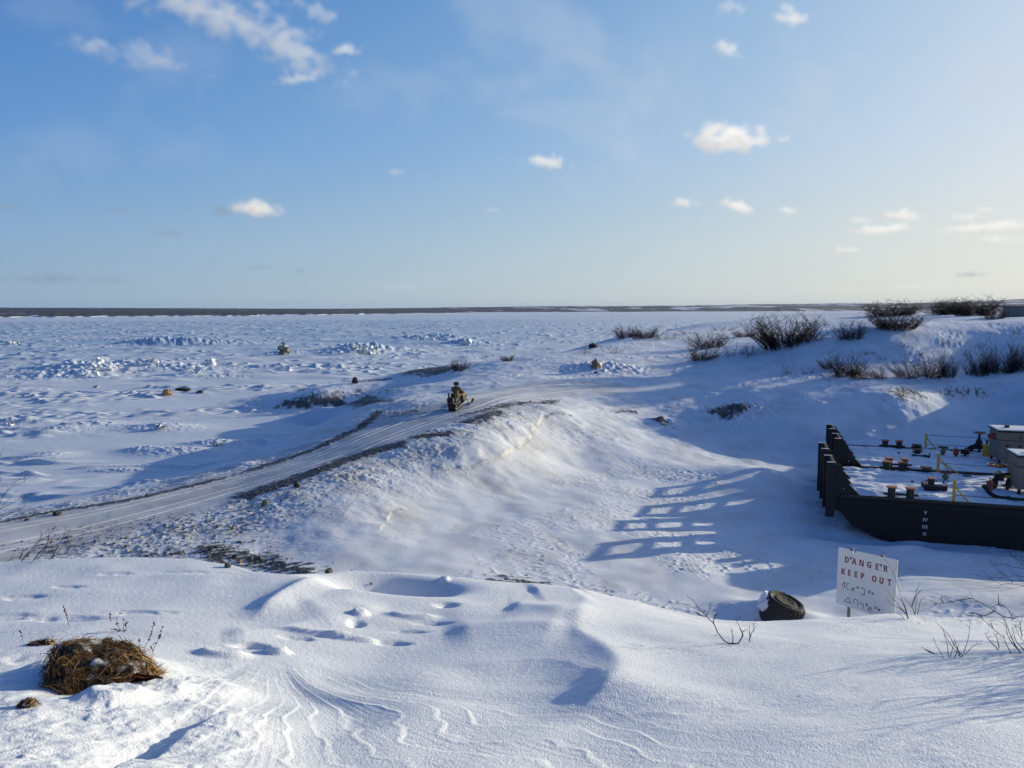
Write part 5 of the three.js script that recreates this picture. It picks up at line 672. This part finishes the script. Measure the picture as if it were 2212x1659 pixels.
// ---------------------------------------------------------------- snowmobile and rider on the road
{
  const at = onG(990, 880), turn = 76 * Math.PI / 180; at[1] -= 0.02;
  const sm = thing('snowmobile', 'black snowmobile with orange side panel driving away along the road', 'snowmobile', at, turn); sm.rotation.order = 'YXZ';
  const fwd = [Math.cos(turn), -Math.sin(turn)]; const h2 = ground(at[0] + fwd[0] * 1.6, at[2] + fwd[1] * 1.6), h0 = ground(at[0] - fwd[0] * 1.0, at[2] - fwd[1] * 1.0); sm.rotation.z = Math.atan2(h2 - h0, 2.6); sm.position.y = (h2 * 1.0 + h0 * 1.6) / 2.6 + 0.02; sm.scale.setScalar(0.92);
  const blk = mat('plasticBlack', [0.006, 0.006, 0.007], 0.6), seatM = mat('vinyl', [0.009, 0.009, 0.009], 0.7), org = mat('orange', [0.42, 0.13, 0.015], 0.4), alu = mat('alu', [0.34, 0.34, 0.33], 0.4, { metalness: 0.6 }), trk = mat('trackRubber', [0.014, 0.014, 0.014], 0.9);
  // track loop
  const s = new THREE.Shape(); s.moveTo(-1.15, 0.02); s.lineTo(0.05, 0.02); s.quadraticCurveTo(0.2, 0.03, 0.32, 0.18); s.quadraticCurveTo(0.42, 0.34, 0.2, 0.37); s.lineTo(-1.15, 0.36); s.absarc(-1.15, 0.19, 0.17, Math.PI / 2, Math.PI * 1.5, false); const hole = new THREE.Path(); hole.moveTo(-1.12, 0.07); hole.lineTo(0.04, 0.07); hole.lineTo(0.25, 0.22); hole.lineTo(0.18, 0.32); hole.lineTo(-1.12, 0.31); hole.absarc(-1.14, 0.19, 0.12, Math.PI / 2, Math.PI * 1.5, false); s.holes.push(hole);
  const tg = new THREE.ExtrudeGeometry(s, { depth: 0.5, bevelEnabled: false, curveSegments: 10 }); tg.translate(0, 0, -0.25); const track = part('track', tg, trk, sm); for (let i = 0; i < 12; i++) part('lug', box(0.03, 0.035, 0.48, -1.12 + i * 0.105, 0.01, 0), trk, track); for (let i = 0; i < 5; i++) { const a = Math.PI / 2 + i * Math.PI / 5 + 0.3; part('lug', box(0.045, 0.03, 0.48, 0, 0, 0).rotateZ(a).translate(-1.15 + Math.cos(a) * 0.185, 0.19 + Math.sin(a) * 0.185, 0), trk, track); }
  for (const [x, y, r] of [[-1.13, 0.19, 0.10], [-0.75, 0.12, 0.07], [-0.35, 0.12, 0.07], [0.02, 0.13, 0.07]]) for (const z of [-0.16, 0.16]) part('idler_wheel', [cyl(r, r, 0.04, x, y, z, 14, 'z'), cyl(r * 0.4, r * 0.4, 0.06, x, y, z, 10, 'z')], r > 0.08 ? alu : blk, sm);
  part('suspension', [rod([-0.9, 0.1, 0.12], [-0.4, 0.36, 0.12], 0.02), rod([-0.9, 0.1, -0.12], [-0.4, 0.36, -0.12], 0.02), rod([-1.1, 0.1, 0.2], [0.1, 0.1, 0.2], 0.018), rod([-1.1, 0.1, -0.2], [0.1, 0.1, -0.2], 0.018)], alu, sm);
  part('tunnel', prism([[-1.32, 0.44], [0.45, 0.44], [0.5, 0.6], [-1.2, 0.52]], 0.56), blk, sm);
  for (const z of [-0.40, 0.40]) part('running_board', [box(1.35, 0.035, 0.2, -0.35, 0.36, z, 0.01), rod([-1.0, 0.38, z * 1.24], [0.4, 0.40, z * 1.24], 0.016)], alu, sm);
  part('seat', prism([[-1.0, 0.52], [0.18, 0.56], [0.2, 0.74], [-0.2, 0.79], [-0.95, 0.80]], 0.34), seatM, sm); part('backrest', [box(0.09, 0.34, 0.32, -1.02, 0.99, 0, 0.03), rod([-1.0, 0.6, 0.1], [-1.02, 0.9, 0.1], 0.015), rod([-1.0, 0.6, -0.1], [-1.02, 0.9, -0.1], 0.015)], seatM, sm);
  part('cargo_box', [box(0.34, 0.34, 0.42, -1.16, 0.72, -0.12, 0.03)], blk, sm); part('canister', [cyl(0.06, 0.06, 0.30, -1.12, 1.03, -0.26, 12)], blk, sm);
  part('rear_bumper', pipe([[-1.2, 0.5, -0.25], [-1.42, 0.55, -0.22], [-1.42, 0.55, 0.22], [-1.2, 0.5, 0.25]], 0.02, 8), alu, sm); part('snow_flap', box(0.025, 0.30, 0.5, -1.37, 0.32, 0, 0.008), blk, sm); part('tail_light', box(0.03, 0.06, 0.2, -1.335, 0.60, 0, 0.01), M.redPaint, sm);
  part('engine_cowl', prism([[0.1, 0.42], [0.9, 0.36], [1.2, 0.46], [1.12, 0.66], [0.72, 0.86], [0.32, 0.92], [0.12, 0.8]], 0.56), blk, sm); for (const z of [-0.30, 0.30]) part('side_panel', prism([[0.15, 0.76], [0.55, 0.75], [0.66, 0.82], [0.36, 0.90], [0.18, 0.87]], 0.03, 0, 0, z), org, sm); for (const z of [-0.30, 0.30]) part('lower_panel', prism([[0.12, 0.36], [0.85, 0.32], [1.0, 0.44], [0.72, 0.62], [0.16, 0.66]], 0.035, 0, 0, z), blk, sm); part('headlight', box(0.05, 0.1, 0.3, 1.06, 0.74, 0, 0.02), alu, sm);
  part('windshield', prism([[0.40, 0.90], [0.72, 0.86], [0.50, 1.12], [0.44, 1.14]], 0.44), new THREE.MeshPhysicalMaterial({ color: 0x333333, roughness: 0.15, transmission: 0.5, thickness: 0 }), sm);
  part('handlebar', [rod([0.28, 0.86, 0], [0.20, 1.02, 0], 0.025), rod([0.20, 1.02, 0], [0.12, 1.04, 0.36], 0.016), rod([0.20, 1.02, 0], [0.12, 1.04, -0.36], 0.016)], blk, sm);
  for (const z of [-0.50, 0.50]) { const c = new THREE.Shape([[0.55, 0.0], [1.5, 0.0], [1.72, 0.08], [1.84, 0.22], [1.80, 0.235], [1.68, 0.13], [1.46, 0.06], [0.55, 0.05]].map(p => new THREE.Vector2(...p))); const g = new THREE.ExtrudeGeometry(c, { depth: 0.14, bevelEnabled: true, bevelSize: 0.008, bevelThickness: 0.008, bevelSegments: 1 }); g.translate(0, 0, z - 0.07); const ski = part('ski', g, blk, sm); part('ski_handle', pipe([[1.5, 0.05, z], [1.6, 0.26, z], [1.78, 0.27, z], [1.82, 0.22, z]], 0.012, 6), org, ski); part('ski_leg', [rod([1.05, 0.06, z], [0.95, 0.42, z * 0.8], 0.028), rod([0.95, 0.38, z * 0.8], [0.8, 0.46, z * 0.4], 0.022), rod([1.0, 0.2, z * 0.9], [0.85, 0.62, z * 0.45], 0.03)], alu, sm); }
  // the rider: one continuous body meshed from a field of tapered limbs
  const rd = thing('person', 'person in khaki parka and fur-rimmed hat riding the snowmobile, seen from behind', 'person', sm.position.toArray(), turn); rd.rotation.order = 'YXZ'; rd.rotation.z = sm.rotation.z; rd.scale.setScalar(0.92);
  const J = { hip: [-0.42, 0.93, 0, 0.185], belly: [-0.40, 1.10, 0, 0.18], chest: [-0.33, 1.28, 0, 0.205], neck: [-0.28, 1.48, 0, 0.075], head: [-0.24, 1.61, 0, 0.10], ls: [-0.31, 1.37, -0.23, 0.095], le: [-0.10, 1.16, -0.34, 0.07], lw: [0.10, 1.07, -0.32, 0.05], rs: [-0.31, 1.37, 0.23, 0.095], re: [-0.10, 1.16, 0.34, 0.07], rw: [0.10, 1.07, 0.32, 0.05], lh: [-0.40, 0.90, -0.12, 0.125], lk: [0.03, 0.88, -0.26, 0.09], la: [-0.10, 0.50, -0.36, 0.065], lt: [0.10, 0.43, -0.37, 0.05], rh: [-0.40, 0.90, 0.12, 0.125], rk: [0.03, 0.88, 0.26, 0.09], ra: [-0.10, 0.50, 0.36, 0.065], rt: [0.10, 0.43, 0.37, 0.05] };
  const bones = [['hip', 'belly'], ['belly', 'chest'], ['chest', 'neck'], ['neck', 'head'], ['chest', 'ls'], ['ls', 'le'], ['le', 'lw'], ['chest', 'rs'], ['rs', 're'], ['re', 'rw'], ['hip', 'lh'], ['lh', 'lk'], ['lk', 'la'], ['la', 'lt'], ['hip', 'rh'], ['rh', 'rk'], ['rk', 'ra'], ['ra', 'rt']].map(([a, b]) => [J[a], J[b]]);
  function mesh(list, c, half, res, k) {
    const mc = new MarchingCubes(res, new THREE.MeshStandardMaterial(), false, false, 120000); const f = mc.field;
    for (let z = 0; z < res; z++) for (let y = 0; y < res; y++) for (let x = 0; x < res; x++) {
      const px = c[0] + (x / (res / 2) - 1) * half, py = c[1] + (y / (res / 2) - 1) * half, pz = c[2] + (z / (res / 2) - 1) * half; let d = 9;
      for (const [a, b] of list) { const dx = b[0] - a[0], dy = b[1] - a[1], dz = b[2] - a[2], t = clamp(((px - a[0]) * dx + (py - a[1]) * dy + (pz - a[2]) * dz) / (dx * dx + dy * dy + dz * dz + 1e-9), 0, 1); const q = Math.hypot(px - a[0] - dx * t, py - a[1] - dy * t, pz - a[2] - dz * t) - lerp(a[3], b[3], t); const h = Math.max(k - Math.abs(d - q), 0) / k; d = Math.min(d, q) - h * h * k * 0.25; }
      f[x + y * res + z * res * res] = -d;
    }
    mc.isolation = 0; mc.update(); const n = mc.count ?? mc.geometry.drawRange.count; const P = mc.positionArray.slice(0, n * 3), N = mc.normalArray.slice(0, n * 3);
    for (let i = 0; i < n; i++) { P[i * 3] = c[0] + P[i * 3] * half; P[i * 3 + 1] = c[1] + P[i * 3 + 1] * half; P[i * 3 + 2] = c[2] + P[i * 3 + 2] * half; }
    const g = new THREE.BufferGeometry(); g.setAttribute('position', new THREE.BufferAttribute(P, 3)); g.setAttribute('normal', new THREE.BufferAttribute(N, 3)); return g;
  }
  const fingers = []; for (const sg of [-1, 1]) { const w = [0.10, 1.07, 0.32 * sg]; for (let i = 0; i < 4; i++) { const o = (i - 1.5) * 0.021; fingers.push([[w[0] + 0.05, w[1] + 0.01, w[2] + o, 0.011], [w[0] + 0.085, w[1] - 0.015, w[2] + o, 0.010]], [[w[0] + 0.085, w[1] - 0.015, w[2] + o, 0.010], [w[0] + 0.06, w[1] - 0.055, w[2] + o, 0.009]]); } fingers.push([[w[0] + 0.02, w[1] - 0.01, w[2] - 0.04 * sg, 0.012], [w[0] + 0.06, w[1] - 0.035, w[2] - 0.045 * sg, 0.010]], [[w[0] - 0.02, w[1] + 0.005, w[2], 0.04], [w[0] + 0.05, w[1] + 0.0, w[2], 0.036]]); }
  const body = mesh([...bones, ...fingers], [-0.2, 1.06, 0], 0.72, 112, 0.05);
  { const p = body.attributes.position, c = new Float32Array(p.count * 3); for (let i = 0; i < p.count; i++) { const x = p.getX(i), y = p.getY(i), z = p.getZ(i); let q = [0.125, 0.105, 0.055]; if (y < 0.95 && (x > -0.25 || y < 0.78)) q = [0.022, 0.021, 0.022]; if (y < 0.55) q = [0.014, 0.013, 0.013]; if (x > 0.075 && y > 0.98 && y < 1.14 && Math.abs(z) > 0.24) q = [0.02, 0.019, 0.019]; if (y > 1.52) q = x > -0.19 ? [0.42, 0.25, 0.17] : [0.15, 0.12, 0.065]; const k = 0.85 + 0.3 * n2(x * 9, y * 9 + z * 7); c[i * 3] = q[0] * k; c[i * 3 + 1] = q[1] * k; c[i * 3 + 2] = q[2] * k; } body.setAttribute('color', new THREE.BufferAttribute(c, 3)); }
  part('body', body, new THREE.MeshStandardMaterial({ vertexColors: true, roughness: 0.9 }), rd);
  const khaki = mat('khaki', [0.125, 0.105, 0.055], 0.95), fur = mat('fur', [0.012, 0.010, 0.009], 1);
  part('parka_skirt', mesh([[[-0.42, 1.05, 0, 0.20], [-0.44, 0.87, 0, 0.235]]], [-0.42, 0.95, 0], 0.5, 48, 0.05), khaki, rd); part('hood', mesh([[[-0.275, 1.58, 0, 0.11], [-0.26, 1.65, 0, 0.115]]], [-0.26, 1.62, 0], 0.25, 40, 0.03), khaki, rd);
  { const R = rng(9), g = []; for (let i = 0; i < 90; i++) { const a = -0.35 + (Math.PI + 0.7) * i / 89; const q = new THREE.IcosahedronGeometry(0.030 + 0.012 * R(), 0); q.translate(-0.245 + 0.03 * (R() - 0.5), 1.635 + Math.sin(a) * 0.135 + 0.01 * (R() - 0.5), Math.cos(a) * 0.158 + 0.01 * (R() - 0.5)); g.push(bare(q)); } const q = part('fur_rim', g, fur, rd); q.userData.kind = 'stuff'; }
  part('nose', bare(new THREE.ConeGeometry(0.016, 0.04, 6).rotateZ(-Math.PI / 2).translate(-0.13, 1.61, 0)), mat('skin', [0.42, 0.25, 0.17], 0.6), rd); for (const z of [-0.035, 0.035]) part('eye', bare(new THREE.SphereGeometry(0.011, 8, 6).translate(-0.148, 1.632, z)), blk, rd); part('mouth', box(0.01, 0.008, 0.045, -0.147, 1.572, 0), mat('lip', [0.28, 0.1, 0.09], 0.6), rd);
}

// ---------------------------------------------------------------- ice piles out on the river
{
  const iceW = mat('iceWhite', [0.74, 0.76, 0.78], 0.5), iceB = mat('iceBlue', [0.56, 0.66, 0.70], 0.35), iceD = mat('iceDirty', [0.20, 0.19, 0.16], 0.8), iceG = mat('iceGreen', [0.50, 0.55, 0.47], 0.5);
  const slab = (R, w, t) => { const pts = [], n = 5 + Math.floor(R() * 3); for (let i = 0; i < n; i++) { const a = (i + 0.6 * R()) / n * 6.283, r = w * (0.6 + 0.4 * R()); for (const y of [-t, t]) pts.push(new THREE.Vector3(Math.cos(a) * r * (0.9 + 0.15 * R()), y * (0.8 + 0.4 * R()), Math.sin(a) * r * 0.8)); } return new ConvexGeometry(pts); };
  const pile = (label, vx, vy, wpx, hpx, n, mats, seed, slabby = 0.35) => {
    const p = onG(vx, vy), k = -p[2] / FV, W = wpx * k, Hh = hpx * k, o = thing('ice_pile', label, 'ice pile', p), R = rng(seed);
    for (let i = 0; i < n; i++) { const u = (R() + R() + R()) / 3 * 2 - 1, s = Hh * (n > 12 ? 0.13 + 0.24 * R() * R() : 0.25 + 0.3 * R()), g = slab(R, s * (0.7 + 0.8 * R()), s * (R() < slabby ? 0.14 : 0.4)); g.rotateX((R() - 0.5) * 1.6); g.rotateZ((R() - 0.5) * 1.8); g.rotateY(R() * 6.3); const x = u * W / 2, top = Math.max(0, 1 - u * u) * Hh * (n > 20 ? 0.85 : 0.6); g.translate(x, ground(p[0] + x, p[2]) - p[1] + R() * top - 0.05, (R() - 0.5) * W * 0.25); part('ice_block', g, mats[Math.floor(R() * mats.length)], o); }
    return o;
  };
  const w = [iceW, iceW, iceW, iceB], gg = [iceW, iceG, iceB];
  pile('ice ridge crowned by a tall broken slab, largest pile at left', 222, 800, 90, 34, 22, w, 101); pile('row of rounded grey-green ice lumps in front of the largest left ridge', 200, 812, 120, 14, 16, gg, 102, 0.1); pile('low line of ice chunks right behind the largest left ridge', 330, 779, 90, 14, 16, [iceW, iceW, iceD], 103, 0.1); pile('cluster of upright ice shards right of the largest left ridge', 415, 803, 60, 22, 20, w, 104, 0.5); pile('ice shards by the drift above the upright cluster', 455, 790, 40, 22, 10, w, 105, 0.4);
  pile('conical pile of dark dirty ice standing alone', 611, 766, 36, 30, 24, [iceD, iceD, iceD, iceG], 106, 0.1); pile('square block of clean ice left of the spit', 622, 800, 26, 18, 3, [iceW], 107, 0); pile('wide mound of broken ice half hidden by blown snow', 795, 764, 110, 24, 30, [iceW, iceW, iceG], 108, 0.15); pile('long low ice pile farthest out, centre', 925, 734, 90, 14, 20, w, 109, 0.2); pile('ice hummock right of the farthest long pile', 1003, 746, 40, 16, 10, w, 110, 0.2); pile('small ice chunk alone in front of the left ridge', 208, 838, 18, 9, 2, [iceG], 111, 0);
  pile('row of ice lumps at the edge beyond the little bush', 1040, 772, 110, 14, 18, w, 112, 0.2); pile('broken ice at the end of the long drift beside the road', 385, 1008, 110, 7, 22, [iceW], 113, 0.3); pile('sandy ice rubble left of the cove', 472, 962, 46, 12, 12, [iceW, iceD, iceW], 114, 0.3); pile('sandy ice rubble on a drift left of the upper cove', 345, 925, 60, 13, 12, [iceW, iceD, iceW], 115, 0.3); pile('sandy ice rubble at the far left edge', 20, 918, 36, 10, 8, [iceW, iceD], 116, 0.3); pile('ice chunks on the left horizon side of the ice', 25, 745, 60, 10, 10, gg, 117, 0.1); pile('scattered ice shards far out, left of centre', 430, 744, 80, 10, 14, w, 118, 0.3);
  pile('low ice chunks right of the square block', 700, 798, 120, 8, 18, w, 119, 0.3); pile('low ice chunks below the wide mound', 790, 785, 100, 8, 14, w, 120, 0.3);
}
// ---------------------------------------------------------------- small gravel lying on the snow
{
  const geo = new THREE.IcosahedronGeometry(1, 0), list = [], R = rng(77);
  const zones = [...GRAVEL.map(g => [g.L, g.w * 1.5, 30 * g.w * g.d]), [onPic([[240, 1185], [330, 1150], [430, 1140], [540, 1125], [620, 1095]]), 2.2, 90], [onPic([[300, 1205], [420, 1195], [520, 1180], [600, 1165]]), 1.6, 80], [onPic([[0, 1190], [120, 1180], [260, 1160]]), 1.8, 60]];
  for (const [L, w, dens] of zones) { const P = L.P; for (let i = 0; i < P.length - 1; i++) { const len = Math.hypot(P[i + 1][0] - P[i][0], P[i + 1][1] - P[i][1]); let n = len * dens * 0.5; n = Math.floor(n) + (R() < n % 1 ? 1 : 0); for (let k = 0; k < n; k++) { const t = R(), a = R() * 6.283, q = w * (R() + R() - 1) * 1.2; list.push([lerp(P[i][0], P[i + 1][0], t) + Math.cos(a) * q, lerp(P[i][1], P[i + 1][1], t) + Math.sin(a) * q, 0.012 + 0.07 * R() * R() * R()]); } } }
  const im = new THREE.InstancedMesh(geo, mat('pebble', [0.085, 0.075, 0.066], 0.95), list.length), m = new THREE.Matrix4(), q = new THREE.Quaternion(), e = new THREE.Euler();
  list.forEach(([x, z, s], i) => { e.set(R() * 3, R() * 6, R() * 3); q.setFromEuler(e); const y = ground(x, z); m.compose(new THREE.Vector3(x, y + s * 0.2, z), q, new THREE.Vector3(s * (1 + R()), s, s * (0.8 + R() * 0.6))); im.setMatrixAt(i, m); });
  im.name = 'gravel'; im.userData = { label: 'dark gravel strewn along the road edges and the bank foot', category: 'gravel', kind: 'stuff' }; im.castShadow = im.receiveShadow = true; scene.add(im); console.log('pebbles', list.length);
}
// ---------------------------------------------------------------- grey crate on the right skyline, dark box below it
{
  const p = onG(2196, 684), k = -p[2] / FV, w = 44 * k, h = 24 * k, t = thing('crate', 'grey wooden crate on the right skyline beside the thicket', 'crate', p, -0.15), wood = mat('greyWood', [0.17, 0.155, 0.15], 0.9);
  for (let i = 0; i < 6; i++) part('plank', box(w / 6 - 0.02, h, 0.06, -w / 2 + (i + 0.5) * w / 6, h / 2 - 0.1, w * 0.35, 0.01), wood, t); part('side_wall', [box(0.06, h, w * 0.7 - 0.06, -w / 2 + 0.03, h / 2 - 0.1, -0.03), box(0.06, h, w * 0.7 - 0.06, w / 2 - 0.03, h / 2 - 0.1, -0.03)], wood, t); part('lid', box(w * 1.02, 0.06, w * 0.74, 0, h - 0.07, 0, 0.01), wood, t);
}
scene.fog = new THREE.FogExp2(new THREE.Color().setRGB(0.28, 0.42, 0.75), 0.00004);

camera.far = 20000;
camera.updateProjectionMatrix();
renderer.render(scene, camera);
